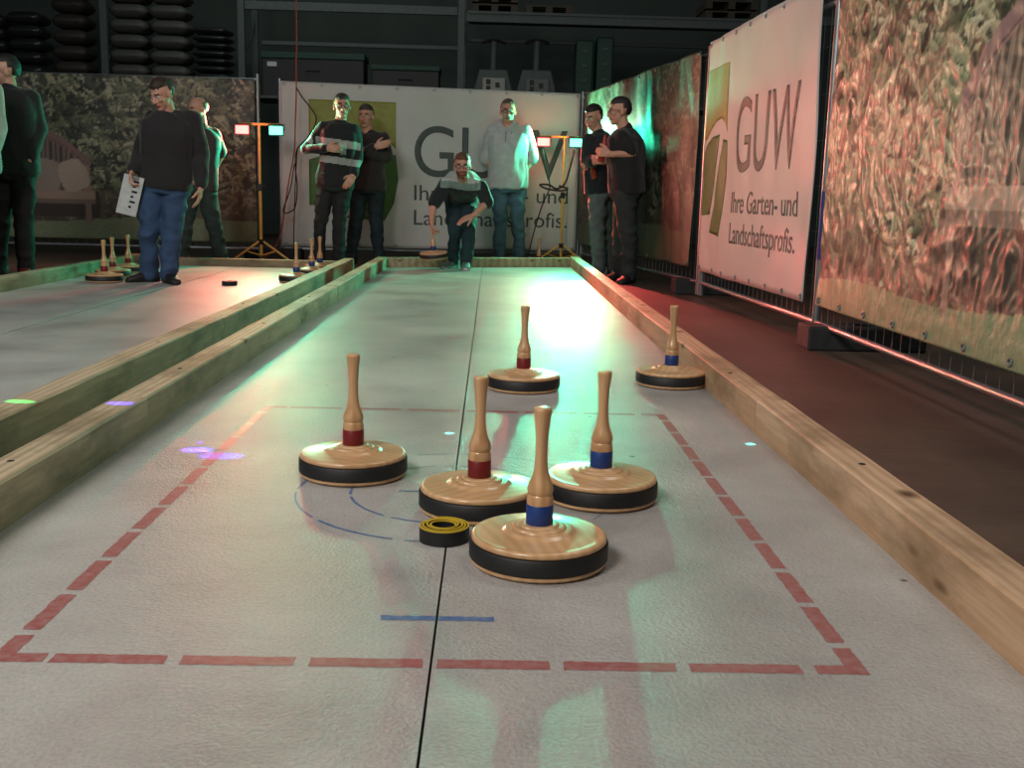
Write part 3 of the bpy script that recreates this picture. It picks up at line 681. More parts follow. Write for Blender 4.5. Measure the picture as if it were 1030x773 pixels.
timber('timber_beam', (LX1, 3.355), (LX1-.003, 7.4), -.02, .11, .1, T, 'square timber along right lane edge, middle piece beside the leaning blue stock')
timber('timber_beam', (LX1-.002, 7.405), (LX1, 11.6), -.02, .108, .1, T, 'square timber along right lane edge, far piece beside the two chatting people')
timber('timber_beam', (LX0, -.8), (LX0, 3.2), -.02, .108, .1, TO, 'weathered timber along the main lane\'s left edge, nearest piece with blue light spot', side=-1)
timber('timber_beam', (LX0-.004, 3.205), (LX0-.002, 7.3), -.02, .105, .1, TO, 'weathered timber along the main lane\'s left edge, middle piece', side=-1)
timber('timber_beam', (LX0, 7.305), (LX0, 10.8), -.02, .105, .1, TO, 'weathered timber along the main lane\'s left edge, far piece meeting the end timber', side=-1)
timber('end_timber', (LX0+.001, 10.76), (LX1-.001, 11.5), -.02, .1, .1, MT['timber_x'], 'timber closing the far end of the main lane behind the bowler', side=-1)
timber('timber_beam', (-1.345, -.8), (-1.345, 5.3), -.02, .108, .1, TO, 'outer weathered timber left of the gap, near piece with green light spot', side=-1)
timber('timber_beam', (-1.345, 5.305), (-1.345, 10.4), -.02, .105, .1, TO, 'outer weathered timber left of the gap, far piece beside three small stocks', side=-1)
timber('timber_beam', (-3.40, 3), (-3.40, 10.4), -.02, .1, .1, TO, 'timber along the far left edge of the neighbouring lane', side=-1)
timber('end_timber', (-3.37, 10.36), (-1.46, 10.36), -.02, .075, .08, MT['timber_x'], 'timber closing the far end of the neighbouring lane', side=-1)

# ------------------------------------------------------------------ fences and banners
def fence(name, p0, p1, label, h=2.0, mesh=True, poles=(1, 1)):
    p0 = V((*p0, 0)); p1 = V((*p1, 0)); d = p1-p0; L = d.length; d.normalize()
    root = empty(name, p0); tag(root, label, 'fence'); z0 = .10
    for t, on in ((0, poles[0]), (L, poles[1])):
        if on: ob('post', MB().tube([d*t+V((0, 0, 0)), d*t+V((0, 0, h))], .021, 12), MT['steel'], root)
    for nm, z in (('top_rail', h-.06), ('bottom_rail', z0)): ob(nm, MB().tube([V((0, 0, z)), d*L+V((0, 0, z))], .017, 10), MT['steel'], root)
    if mesh:
        mb = MB(); n = int(L/.1)
        for i in range(1, n): mb.tube([d*(L*i/n)+V((0, 0, z0)), d*(L*i/n)+V((0, 0, h-.06))], .0018, 4)
        for i in range(1, 8): mb.tube([V((0, 0, z0+i*.25)), d*L+V((0, 0, z0+i*.25))], .0018, 4)
        ob('wire_mesh', mb, MT['steel'], root, smooth=False)
    return root
def foot(p, rz, label):
    mb = MB().box((-.11, -.32, 0), (.11, .32, .13)); o = ob('ballast_block', mb, MT['foot'], loc=(p[0], p[1], -.02), smooth=False, bevel=.012); o.rotation_euler = (0, 0, rz)
    ob('socket_ring', MB().lathe([(.03, .128), (.045, .128), (.045, .14), (.03, .14)], 20), MT['foot'], o)
    return tag(o, label, 'fence foot')
PA0, PA1 = V((1.815, 5.74, 0)), V((1.82, 2.3, 0)); PB0 = V((1.71, 8.42, 0)); PCc = V((1.07, 12.42, 0)); PE = V((-2.36, 11.95, 0)); PD1 = V((-2.56, 11.75, 0)); PD0 = V((-6.4, 11.75, 0))
def fn2(p): return (p.x, p.y)
fence('construction_fence', fn2(PA0), fn2(PA1), 'steel mesh fence panel behind the crumpled garden print at right', h=2.02)
fence('construction_fence', fn2(PB0), (1.835, 5.80), 'steel mesh fence panel carrying the white banner beside the dark floor', h=1.88)
fence('construction_fence', (PCc.x, PCc.y), (1.70, 8.5), 'steel mesh fence panel behind two chatting people carrying leafy print', h=1.95)
fence('construction_fence', fn2(PE), (1.03, 12.45), 'steel mesh fence panel closing the lane end behind the bowler', h=1.96)
fence('construction_fence', fn2(PD0), fn2(PD1), 'steel mesh fence panel behind the bench print at the left', h=1.98)
foot((2.02, 5.58), rad(90), 'dark plastic fence foot under the post between the white and crumpled banners')
foot((1.86, 8.75), rad(90), 'dark plastic fence foot beside the black-shirted person')
foot((-2.45, 11.98), rad(90), 'dark plastic fence foot between the left print and the back banner')
ob('blue_sleeve', MB().tube([V((0, 0, .45)), V((0, 0, .82))], .0225, 12), MT['blue'], [o for o in C.objects if o.name.startswith('construction_fence')][0])

class Banner:
    def __init__(s, p0, p1, z0, z1, out, disp, res):
        s.p0, s.p1, s.z0, s.z1, s.out, s.disp, s.res = V((*p0, 0)), V((*p1, 0)), z0, z1, V(out).normalized(), disp, res
        s.W = (s.p1-s.p0).length; s.H = z1-z0
    def P(s, x, z, o=0):   # x along in metres, z up in metres from the bottom
        p = s.p0.lerp(s.p1, x/s.W)+V((0, 0, s.z0+z)); return p+s.out*(s.disp(x, z)+o)
    def build(s, mt, cols=None, decals=(), name='banner', edge=None):
        nx, nz = int(s.W/s.res), int(s.H/s.res); org = s.P(0, 0); vs = []
        for j in range(nz+1):
            for i in range(nx+1): vs.append(s.P(s.W*i/nx, s.H*j/nz)-org)
        n1 = len(vs)
        fs = [(j*(nx+1)+i, j*(nx+1)+i+1, (j+1)*(nx+1)+i+1, (j+1)*(nx+1)+i) for j in range(nz) for i in range(nx)]
        me = bpy.data.meshes.new(name); mats = [mt]; mi = [0]*len(fs)
        if (vs[1]-vs[0]).cross(vs[nx+1]-vs[0]).dot(s.out) < 0: fs = [f[::-1] for f in fs]
        for poly, m, o in decals:      # (list of (verts2d, faces))
            if m not in mats: mats.append(m)
            k = mats.index(m); b0 = len(vs); V2, F2 = poly
            vs += [s.P(x, z, o)-org for x, z in V2]
            for f in F2:
                a, b, c = (vs[b0+f[q]] for q in (0, 1, 2)); f = tuple(q+b0 for q in f)
                if (b-a).cross(c-a).dot(s.out) < 0: f = f[::-1]
                fs.append(f); mi.append(k)
        me.from_pydata([tuple(v) for v in vs], [], fs)
        for m in mats: me.materials.append(m)
        me.polygons.foreach_set('material_index', mi); me.polygons.foreach_set('use_smooth', [True]*len(fs))
        if cols is not None:
            ca = me.color_attributes.new('print', 'FLOAT_COLOR', 'POINT'); full = np.ones((len(vs), 4), np.float32)
            h, w_ = cols.shape[:2]
            jj = np.clip((np.arange(nz+1)/nz*(h-1)).round().astype(int), 0, h-1); ii = np.clip((np.arange(nx+1)/nx*(w_-1)).round().astype(int), 0, w_-1)
            full[:n1, :3] = cols[jj][:, ii].reshape(-1, 3); ca.data.foreach_set('color', full.ravel())
        me.update(); o = link(name, me, loc=org)
        so = o.modifiers.new('s', 'SOLIDIFY'); so.thickness = .0015; so.offset = -1
        s.o = o; s.org = org; return o
    def eyelets(s, n, rows=('top', 'bottom')):
        base = None
        for r in rows:
            for i in range(n):
                p = s.P(.04+(s.W-.08)*i/(n-1), s.H-.03 if r == 'top' else .03, .004)-s.org
                if base is None:
                    base = MB(); q = [V((math.cos(a), 0, math.sin(a))) for a in [2*math.pi*k/12 for k in range(13)]]
                    base = MB().tube([x*.013 for x in q], .004, 6).mesh('eyelet', [MT['steel']])
                e = link('eyelet', base, s.o, p); e.rotation_euler = (0, 0, math.atan2(s.out.y, s.out.x)+math.pi/2)
def text2d(body, x0, zbase, capw, caph):
    cu = bpy.data.curves.new('t', 'FONT'); cu.body = body; cu.size = 1; cu.resolution_u = 8
    o = bpy.data.objects.new('t', cu); C.objects.link(o); dg = bpy.context.evaluated_depsgraph_get(); dg.update()
    me = bpy.data.meshes.new_from_object(o.evaluated_get(dg)); bpy.data.objects.remove(o)
    bm = bmesh.new(); bm.from_mesh(me); bmesh.ops.remove_doubles(bm, verts=bm.verts, dist=1e-5)
    xs = [v.co.x for v in bm.verts]; mx, mn = max(xs), min(xs); sx = capw/(mx-mn); sy = caph/.729
    for v in bm.verts: v.co = V(((v.co.x-mn)*sx+x0, v.co.y*sy+zbase, 0))
    xs = [v.co.x for v in bm.verts]; zs = [v.co.y for v in bm.verts]
    for ax, lo, hi in ((0, min(xs), max(xs)), (1, min(zs), max(zs))):
        q = lo+.03
        while q < hi:
            pt = V((0, 0, 0)); nn = V((0, 0, 0)); pt[ax] = q; nn[ax] = 1
            bmesh.ops.bisect_plane(bm, geom=bm.verts[:]+bm.edges[:]+bm.faces[:], plane_co=pt, plane_no=nn); q += .03
    bm.verts.index_update(); out = ([(v.co.x, v.co.y) for v in bm.verts], [tuple(v.index for v in f.verts) for f in bm.faces]); bm.free(); bpy.data.meshes.remove(me); return out
def poly2d(pts, x0, z0, w, h):
    bm = bmesh.new(); bm.faces.new([bm.verts.new((x0+p[0]*w, z0+p[1]*h, 0)) for p in pts]); bmesh.ops.triangulate(bm, faces=bm.faces[:])
    for ax, lo, hi in ((0, x0, x0+w), (1, z0, z0+h)):
        q = lo+.04
        while q < hi:
            pt = V((0, 0, 0)); nn = V((0, 0, 0)); pt[ax] = q; nn[ax] = 1
            bmesh.ops.bisect_plane(bm, geom=bm.verts[:]+bm.edges[:]+bm.faces[:], plane_co=pt, plane_no=nn); q += .04
    bm.verts.index_update(); out = ([(v.co.x, v.co.y) for v in bm.verts], [tuple(v.index for v in f.verts) for f in bm.faces]); bm.free(); return out
LOGO = [([(0, .57), (0, 1), (1, 1), (1, .61), (.93, .66), (.8, .69), (.6, .68), (.35, .64), (.15, .585)], 'olive'),
        ([(0, .12), (0, .5), (.2, .555), (.42, .59), (.73, .6), (.68, .5), (.6, .36), (.42, .13)], 'olive_dark'),
        ([(1, .56), (1.03, .35), (.98, .15), (.87, 0), (.42, .02), (.58, .17), (.7, .33), (.8, .5), (.86, .57)], 'olive_dark')]
def ad_decals(W, H, tx, tw, rows, logo):
    D = []
    for body, zb, ch in rows: D.append((text2d(body, tx, zb*H, tw*(1 if body != 'GUW' else .985), ch*H), MT['ink'], .0025))
    for pts, m in LOGO: D.append((poly2d(pts, *logo), MT[m], .0025))
    return D
def d_soft(seed, a=.012, f=1.1):
    return lambda x, z: a*noise.noise(V((x*f*1.6+seed, z*f, seed)))*2+a*.35*noise.noise(V((x*5, z*3, seed)))+a*.5*(abs(noise.noise(V((x*3.2+z*1.4, z*.8-x*.4, seed+4))))-.2)
# back banner
bb = Banner((-2.345, 11.9), (1.0, 12.38), .13, 1.93, (.14, -1, 0), d_soft(2.), .04)
rows = [('GUW', .455, .33), ('Ihre Garten- und', .305, .10), ('Landschaftsprofis.', .15, .10)]
dec = ad_decals(bb.W, bb.H, .437*bb.W, .53*bb.W, rows, (.09*bb.W, .17*bb.H, .285*bb.W, .73*bb.H))
o = bb.build(MT['banner'], decals=dec); tag(o, 'white banner with grey GUW lettering and green logo behind the bowler', 'banner'); bb.eyelets(9)
# right white banner
rb = Banner((1.67, 8.38), (1.785, 5.90), .20, 1.96, (-1, 0, 0), d_soft(5., .014), .04)
rows = [('GUW', .43, .30), ('Ihre Garten- und', .27, .088), ('Landschaftsprofis.', .148, .088)]
dec = ad_decals(rb.W, rb.H, .36*rb.W, .54*rb.W, rows, (.02, .165*rb.H, .25*rb.W, .71*rb.H))
o = rb.build(MT['banner'], decals=dec); tag(o, 'white banner with grey GUW lettering hanging on right side fence, lit red', 'banner'); rb.eyelets(8)

# garden prints -------------------------------------------------
def paint(W, H, res, bench, seed, grass=.16, dark=1.):
    r = np.random.default_rng(seed); w_, h_ = int(W/res), int(H/res); im = np.zeros((h_, w_, 3), np.float32)
    im[:] = np.array(lin((56, 60, 48))); yy, xx = np.mgrid[0:h_, 0:w_]; X = xx*res; Z = yy*res
    def leaf(x, z, L, wd, a, c):
        i0, i1 = int(max(0, (x-L)/res)), int(min(w_, (x+L)/res+1)); j0, j1 = int(max(0, (z-L)/res)), int(min(h_, (z+L)/res+1))
        if i1 <= i0 or j1 <= j0: return
        dx = X[j0:j1, i0:i1]-x; dz = Z[j0:j1, i0:i1]-z; u = (dx*math.cos(a)+dz*math.sin(a))/L*2; v = (-dx*math.sin(a)+dz*math.cos(a))/wd*2
        m = abs(v) < (1-u*u)
        im[j0:j1, i0:i1][m] = np.array(c)*(.8+.4*(v[m] > 0)[:, None])
    pal = [(84, 92, 70), (106, 112, 84), (62, 70, 54), (128, 132, 104), (94, 98, 76), (150, 150, 124), (40, 46, 38), (34, 38, 32)]
    n = int(W*H*260)
    for _ in range(n):
        x, z = r.uniform(0, W), r.uniform(H*grass, H); c = np.array(lin(pal[r.integers(len(pal))]))*dark
        for q in range(3): leaf(x+r.normal(0, .045), z+r.normal(0, .045), r.uniform(.08, .17), r.uniform(.02, .045), r.normal(-1.0, .6)+q*.5, c)
    def quad(x0, z0, x1, z1, c): im[(X > x0) & (X < x1) & (Z > z0) & (Z < z1)] = np.array(lin(c))*dark
    bx0, bx1, arch, side, sz = bench
    lo = Z < H*grass+.22+.1*np.sin(X*4); im[lo] = im[lo]*.45+np.array(lin((84, 66, 56)))*.45*dark
    bw = bx1-bx0; cxb = (bx0+bx1)/2
    quad(bx0-.1, H*grass, bx1+.1, sz, (54, 46, 42))
    
    g = Z < H*grass*(.8+.35*X/W+.12*np.sin(X*3)); im[g] = np.array(lin((108, 120, 90)))*dark*(.85+.3*r.random(g.sum())[:, None])
    ins = (X > bx0) & (X < bx1); az = arch-(abs(X-cxb)/(bw/2))**2*.38
    back = ins & (Z < az) & (Z > sz); im[back] = np.array(lin((112, 98, 88)))*dark
    im[back & (np.mod(X, .055) < .024) & (Z < az-.09)] = np.array(lin((62, 56, 50)))*dark
    im[back & (Z > az-.11)] = np.array(lin((120, 94, 92)))*dark
    im[back & (Z > az-.09) & (Z < az-.08)] = np.array(lin((72, 60, 56)))*dark
    quad(bx0-.05, sz-.07, bx1+.05, sz+.015, (150, 128, 112)); quad(bx0-.04, sz-.13, bx1+.04, sz-.07, (112, 94, 84))
    for lx in (bx0, bx1-.05): quad(lx, H*grass*.7, lx+.05, sz-.1, (120, 102, 90)); quad(lx, sz, lx+.05, sz+.3, (140, 118, 104))
    cush = ((bx0+.30, .19, .2), (bx1-.47, .18, -.12), (bx1-.17, .15, .3)) if side else ()
    for i, (px, pw, tl) in enumerate(cush):
        dx = X-px; dz = Z-(sz+.18); u = dx*math.cos(tl)+dz*math.sin(tl); v = -dx*math.sin(tl)+dz*math.cos(tl)
        m = (abs(u/pw)**3+abs(v/.17)**3) < 1; im[m & (Z > sz+.01)] = np.array(lin((166, 150, 134) if i != 1 else (140, 126, 116)))*dark
    return im
def crumple(x, z):
    a = abs(noise.noise(V((x*3.4, z*2.6, 3.)))); b = abs(noise.noise(V((x*8.5+z*2, z*6.2-x, 9.))))
    c = abs(noise.noise(V((x*19, z*(5 if x < .9 else 13), 1.)))); e = max(.3, min(1, min(z, 1.8-z)/.2))
    return .022-e*(.018*a+.016*b+.008*c)
ga = Banner((1.79, 5.62), (1.785, 2.35), .21, 2.01, (-1, 0, 0), crumple, .0085)
im = paint(ga.W, ga.H, .0085, (1.56, 3.06, 1.34, None, .60), 3, .10, 1.6)
o = ga.build(MT['print_gloss'], im); tag(o, 'crumpled glossy garden print with bench and leaves on the near right fence', 'banner'); ga.eyelets(10)
gc = Banner((1.02, 12.35), (1.63, 8.55), .22, 1.92, (-1, -.14, 0), d_soft(8., .02), .016)
im = paint(gc.W, gc.H, .016, (-1.4, -.2, 1.4, False, .6), 5, .16, .4)
o = gc.build(MT['print'], im); tag(o, 'leafy garden print behind the two chatting people, lit green at top', 'banner'); gc.eyelets(8)
gd = Banner((-6.3, 11.7), (-2.58, 11.7), .17, 1.92, (0, -1, 0), d_soft(11., .01), .016)
im = paint(gd.W, gd.H, .016, (.3, 1.9, 1.23, True, .5), 9, .13, .9)
o = gd.build(MT['print'], im); tag(o, 'dim garden print with bench and cushions on the left fence', 'banner'); gd.eyelets(9)

# ------------------------------------------------------------------ lamp stands
def light(kind, name, loc, tgt, col, e, size=.1, **k):
    l = bpy.data.lights.new(name, kind); l.energy = e; l.color = col
    if kind == 'AREA': l.size = size
    else: l.shadow_soft_size = size
    for a, v in k.items(): setattr(l, a, v)
    o = bpy.data.objects.new(name, l); C.objects.link(o); o.location = loc
    o.rotation_euler = (V(tgt)-V(loc)).to_track_quat('-Z', 'Y').to_euler(); return o
RED, GRN = (1, .11, .10), (.05, 1, .56)
def stand(base, hl, xl, xr, yaw, label, LR=('red', 'green')):
    b = V(base); root = empty('lamp_stand', b); tag(root, label, 'lamp stand'); H_ = hl
    ob('pole', MB().tube([V((0, 0, .08)), V((0, 0, .8))], .0165, 12), MT['stand'], root)
    ob('telescopic_pole', MB().tube([V((0, 0, .7)), V((0, 0, H_+.05))], .0125, 12), MT['stand'], root)
    ob('clamp', MB().box((-.025, -.022, .76), (.025, .022, .83)).tube([V((.02, 0, .8)), V((.05, 0, .8))], .01), MT['black'], root, smooth=False)
    ob('collar', MB().lathe([(.001, .2), (.028, .2), (.03, .21), (.03, .25), (.001, .25)], 16), MT['black'], root)
    for a in (200, 340, 90):
        d = V((math.cos(rad(a+yaw)), math.sin(rad(a+yaw)), 0))
        lg = ob('leg', MB().tube([d*.02+V((0, 0, .23)), d*.34+V((0, 0, .015))], .012, 8), MT['stand'], root)
        ob('brace', MB().tube([d*.02+V((0, 0, .085)), d*.17+V((0, 0, .13))], .008, 6), MT['stand'], lg)
        ob('foot_cap', MB().ell(d*.342+V((0, 0, .016)), (.017, 0, 0), (0, .017, 0), (0, 0, .016)), MT['black'], lg)
    ob('crossbar', MB().box((xl-.05, -.012, H_+.03), (xr+.05, .012, H_+.055)), MT['stand'], root, smooth=False, bevel=.003)
    for x, c in ((xl, LR[0]), (xr, LR[1])):
        f = empty('floodlight', (x, -.03, H_-.02)); f.parent = root
        tk = ob('housing', MB().loft([[(-.075, -.03, -.055), (.075, -.03, -.055), (.075, -.03, .055), (-.075, -.03, .055)], [(-.075, 0, -.055), (.075, 0, -.055), (.075, 0, .055), (-.075, 0, .055)], [(-.05, .03, -.035), (.05, .03, -.035), (.05, .03, .035), (-.05, .03, .035)]]), MT['black'], f, smooth=False)
        ob('lens', MB().box((-.068, -.036, -.042), (.068, -.0305, .042)), MT['lens_'+c], f, smooth=False, bevel=.004)
        ob('bracket', MB().tube([V((-.082, 0, 0)), V((-.082, 0, .065)), V((.082, 0, .065)), V((.082, 0, 0))], .005, 6), MT['black'], f)
    return root
s1 = stand((at(262, 200, 11.25).x, 11.25, -.02), 1.40, -.165, .185, 12, 'yellow lamp stand with red and green floodlights in front of the fence gap')
s2 = stand((at(566, 200, 12.08).x, 12.08, -.02), 1.40, -.24, .125, -8, 'yellow lamp stand with red and green floodlights right of the pale hoodie')
def cable(name, pts, r, label, mt='black', cat='cable'):
    P_ = [V(p) for p in pts]; out = []
    for i in range(len(P_)-1):
        a, b, c, d = P_[max(0, i-1)], P_[i], P_[i+1], P_[min(len(P_)-1, i+2)]
        for j in range(8):
            t = j/8; out.append(.5*((2*b)+(c-a)*t+(2*a-5*b+4*c-d)*t*t+(3*b-a-3*c+d)*t**3))
    out.append(P_[-1]); return tag(ob(name, MB().tube(out, r, 8), MT[mt] if isinstance(mt, str) else mt), label, cat)
K = lambda Y, *ps: [at(x, y, Y) for x, y in ps]
cable('cable', [V((at(298, 90, 11.7).x, 11.7, 6.9))]+K(11.7, (298, 0), (298, 60), (298, 95), (297, 125), (296, 152), (291, 180), (287, 205), (283, 232), (276, 250), (262, 262)), .008, 'orange cable hanging from the ceiling down to the left lamp stand', plain('orange_cable', (150, 70, 50), .5))
cable('cable', K(11.65, (298, 88), (304, 98), (312, 108), (318, 118), (316, 128), (308, 140), (299, 150), (297, 165), (299, 190), (296, 210), (285, 213), (292, 190), (296, 165)), .007, 'dark looped cable tangled around the orange hanging cable')
cable('cable', K(11.68, (299, 150), (297, 185), (296, 220), (295, 262)), .006, 'thin black cable hanging straight in front of back banner edge')
cable('cable', K(11.9, (578, 150), (573, 170), (568, 185), (560, 190), (552, 186), (543, 186), (550, 190), (564, 192), (571, 190), (562, 187)), .011, 'bundled black cable hung on the right lamp stand')
cable('cable', K(11.88, (546, 150), (549, 170), (553, 188), (546, 205), (538, 230), (531, 258)), .007, 'black cable running from the right lamp stand down to the floor')

# ------------------------------------------------------------------ racks behind
DS = MT['dark_steel']; RY = 16.0
def zat(px, py, Y): return at(px, py, Y).z
def xat(px, Y): return at(px, 40, Y).x
for i, (px, lab) in enumerate(((105, 'left of the bag stacks'), (243, 'right of the shrink-wrapped stack'), (464, 'between the dark crates and the machines'), (766, 'above the white side banner'), (-60, 'outside the left edge'))):
    x = xat(px, RY); rr = empty('rack_upright', (x, RY, -.02)); tag(rr, 'dark steel rack upright '+lab, 'rack upright')
    for dy in (0, .9): ob('column', MB().box((-.05, dy-.035, 0), (.05, dy+.035, 4.6)), DS, rr, smooth=False, bevel=.006)
    br = MB()
    for j in range(4): br.tube([V((0, .02, .5+j*1.0)), V((0, .88, 1.3+j*1.0))], .015, 6)
    ob('bracing', br, DS, rr)
def beam(pa, pb, y, h, lab, dy=0):
    za = zat((pa+pb)/2, y, RY); ob_ = MB().box((xat(pa, RY), RY-.03+dy, za-h), (xat(pb, RY), RY+.03+dy, za)); tag(ob('rack_beam', ob_, DS, smooth=False, bevel=.006), lab, 'rack beam')
beam(247, 460, 4, .12, 'upper grey rack beam above the dark crates'); beam(250, 460, 35, .06, 'thin grey rack beam just above the dark crates', .9)
beam(469, 762, 17, .13, 'wide grey rack beam above the machines'); beam(469, 762, 34, .05, 'thin grey rack beam behind the machines', .9)
beam(-56, 101, -14, .12, 'grey rack beam at the top left edge'); beam(770, 900, 17, .13, 'wide grey rack beam above the white side banner')
shelf_z = 2.2
def shelf(pa, pb, z, lab, y0=0.):
    tag(ob('rack_shelf', MB().box((xat(pa, RY)+.06, RY-.05, z-.04), (xat(pb, RY)-.06, RY+.95, z)), MT['dark_steel'], smooth=False, bevel=.004), lab, 'shelf')
shelf(-60, 105, 2.12, 'shelf board under the far left wrapped goods'); shelf(107, 242, 2.12, 'shelf board under the bag stacks')
shelf(245, 463, 2.12, 'shelf board under the dark crates'); shelf(466, 765, 2.12, 'shelf board under the machines')
zt = zat(600, 17, RY)+.03; shelf(466, 765, zt, 'upper shelf board above the machines')
bagm = plain('pale_plastic_bag', (76, 76, 72), .6, bmp=.3); bagm2 = plain('brown_plastic_bag', (56, 50, 46), .6, bmp=.3); bagd = plain('dark_wrap', (40, 44, 42), .35, coat=.4)
def bag_mesh(w_, d_, h_, seed, m):
    mb = MB(); mb.ell((0, 0, 0), (1, 0, 0), (0, 1, 0), (0, 0, 1), n=28, m=16); vs = []
    for x, y, z in mb.v:
        sx = math.copysign(abs(x)**.45, x); sy = math.copysign(abs(y)**.45, y); e = 1-.45*max(abs(sx), abs(sy))**6
        vs.append((sx*w_/2*(1+.02*noise.noise(V((x*3, y*3, seed)))), sy*d_/2, z*h_/2*e+.01*noise.noise(V((x*5, y*5, seed)))))
    mb.v = vs; return mb.mesh('plastic_bag', [m])
ORD = ['lowest', 'second', 'third', 'fourth', 'fifth', 'sixth', 'seventh', 'eighth', 'topmost']
def bags(px, w_, h_, n, m, where, seed, z0=2.12):
    me = bag_mesh(w_, .55, h_*.97, seed, m)
    for i in range(n):
        o = link('plastic_bag', me, loc=(xat(px, RY+.42)+random.uniform(-.012, .012), RY+.42, z0+h_*(i+.5))); o.rotation_euler = (0, 0, random.uniform(-.03, .03))
        tag(o, f'{ORD[i] if i < n-1 else "topmost"} bag from the bottom in the {where}', 'bag', 'bags stacked on the rack')
bags(133, .58, .215, 7, bagm, 'pale stack beside the second rack upright', 1); bags(174, .58, .215, 7, bagm, 'pale stack next to the wrapped slim bags', 2)
bags(76, .54, .225, 7, bagm2, 'brownish stack left of the first rack upright', 3); bags(215, .56, .11, 9, bagd, 'slim dark stack left of the tall upright', 4, 2.12)
bags(31, .52, .19, 6, bagd, 'dark wrapped stack behind the black-jacketed person', 5); bags(2, .3, .18, 6, bagd, 'dark stack cut by the left photo edge', 6)
# dark crates and screens
def crate(pa, pb, ya, yb, lab, Y=RY+.2):
    x0, x1 = xat(pa, Y), xat(pb, Y); z1 = zat((pa+pb)/2, ya, Y); z0 = 2.12; root = empty('crate', ((x0+x1)/2, Y+.2, z0)); tag(root, lab, 'crate'); w_ = (x1-x0)/2; h_ = z1-z0
    ob('crate_body', MB().box((-w_, -.2, 0), (w_, .3, h_*.86)), MT['black'], root, smooth=False, bevel=.01)
    ob('lid', MB().box((-w_-.015, -.215, h_*.86), (w_+.015, .315, h_)), MT['green_box'], root, smooth=False, bevel=.01)
    ob('handle', MB().tube([V((-.1, -.2, h_*.6)), V((-.1, -.24, h_*.6)), V((.1, -.24, h_*.6)), V((.1, -.2, h_*.6))], .01, 6), MT['black'], root)
    if pb-pa > 90: ob('sticker', MB().box((-w_+.08, -.204, h_*.68), (-w_+.22, -.2, h_*.78)), MT['white'], root, smooth=False)
crate(263, 366, 53, 90, 'wide dark crate with a small white sticker on rack'); crate(374, 442, 66, 90, 'smaller dark crate beside the wide one on the rack')
# floor machines on shelf
def machine(px, lab, pale):
    Y_ = RY+.1; x = xat(px, Y_); z0 = 2.12; root = empty('vibratory_rammer', (x, Y_+.2, z0)); tag(root, lab, 'machine')
    s = (zat(px, 40, Y_)-z0)/.86
    ob('base_housing', MB().loft([[(-.27*s, -.2, 0), (.27*s, -.2, 0), (.27*s, .2, 0), (-.27*s, .2, 0)], [(-.27*s, -.2, .2*s), (.27*s, -.2, .2*s), (.27*s, .2, .2*s), (-.27*s, .2, .2*s)], [(-.2*s, -.17, .46*s), (.2*s, -.17, .46*s), (.2*s, .17, .46*s), (-.2*s, .17, .46*s)]]), MT['dark_steel'], root, smooth=False, bevel=.02)
    ob('control_panel', MB().box((-.15*s, -.225, .12*s), (.17*s, -.195, .34*s)), pale, root, smooth=False, bevel=.008)
    for q in ((-.07, .19), (-.07, .28), (.06, .24)): ob('dial', MB().box((q[0]*s-.03, -.24, q[1]*s-.03), (q[0]*s+.03, -.22, q[1]*s+.04)), MT['black'], root, smooth=False, bevel=.004)
    ob('column', MB().tube([V((0, 0, .44*s)), V((0, 0, .86*s))], .055, 12), MT['dark_steel'], root)
    ob('handlebar', MB().tube([V((-.17*s, 0, .84*s)), V((-.05, -.02, .87*s)), V((.05, -.02, .87*s)), V((.17*s, 0, .84*s))], .022, 8), MT['black'], root)
machine(497, 'upright machine with pale control panel on the rack, left one', plain('pale_panel', (150, 150, 144), .5)); machine(541, 'upright machine with dull panel on the rack, right one', plain('dull_panel', (90, 96, 92), .5))
def pack(pa, pb, ya, lab, Y=RY+.15):
    x0, x1 = xat(pa, Y), xat(pb, Y); z1 = zat((pa+pb)/2, ya, Y); root = empty('storage_case', ((x0+x1)/2, Y+.2, 2.12)); tag(root, lab, 'case'); w_ = (x1-x0)/2; h_ = z1-2.12
    ob('case_body', MB().box((-w_, -.2, 0), (w_, .2, h_)), MT['green_box'], root, smooth=False, bevel=.03)
    for i in range(4): ob('latch', MB().box((-.04, -.212, h_*(.15+.22*i)), (.04, -.2, h_*(.15+.22*i)+.03)), MT['dark_steel'], root, smooth=False)
pack(580, 598, 40, 'tall narrow dark green case on the rack, left of a pair'); pack(601, 618, 37, 'tall narrow dark green case on the rack, right of a pair')
# pallets on the upper right shelf
def pallet(pa, pb, n, lab, k0):
    x0, x1 = xat(pa, RY+.1), xat(pb, RY+.1)
    for i in range(n):
        root = empty('pallet', (x0, RY+.08, zt+k0+.15*i)); tag(root, lab if n == 1 else lab+(', lower one' if i == 0 else ', upper one'), 'pallet')
        for j in range(5): ob('deck_board', MB().box((0, j*.17, .1), (x1-x0, j*.17+.12, .122)), MT['old_pallet'], root, smooth=False)
        for j in (0, .5, 1): ob('block', MB().box((j*(x1-x0-.1), 0, 0), (j*(x1-x0-.1)+.1, .8, .1)), MT['old_pallet'], root, smooth=False)
pallet(474, 520, 2, 'wooden pallet on the upper shelf above the left machine', 0); pallet(528, 575, 1, 'wooden pallet on the upper shelf above the right machine', 0); pallet(708, 760, 2, 'wooden pallet on the upper shelf by the right upright', 0)

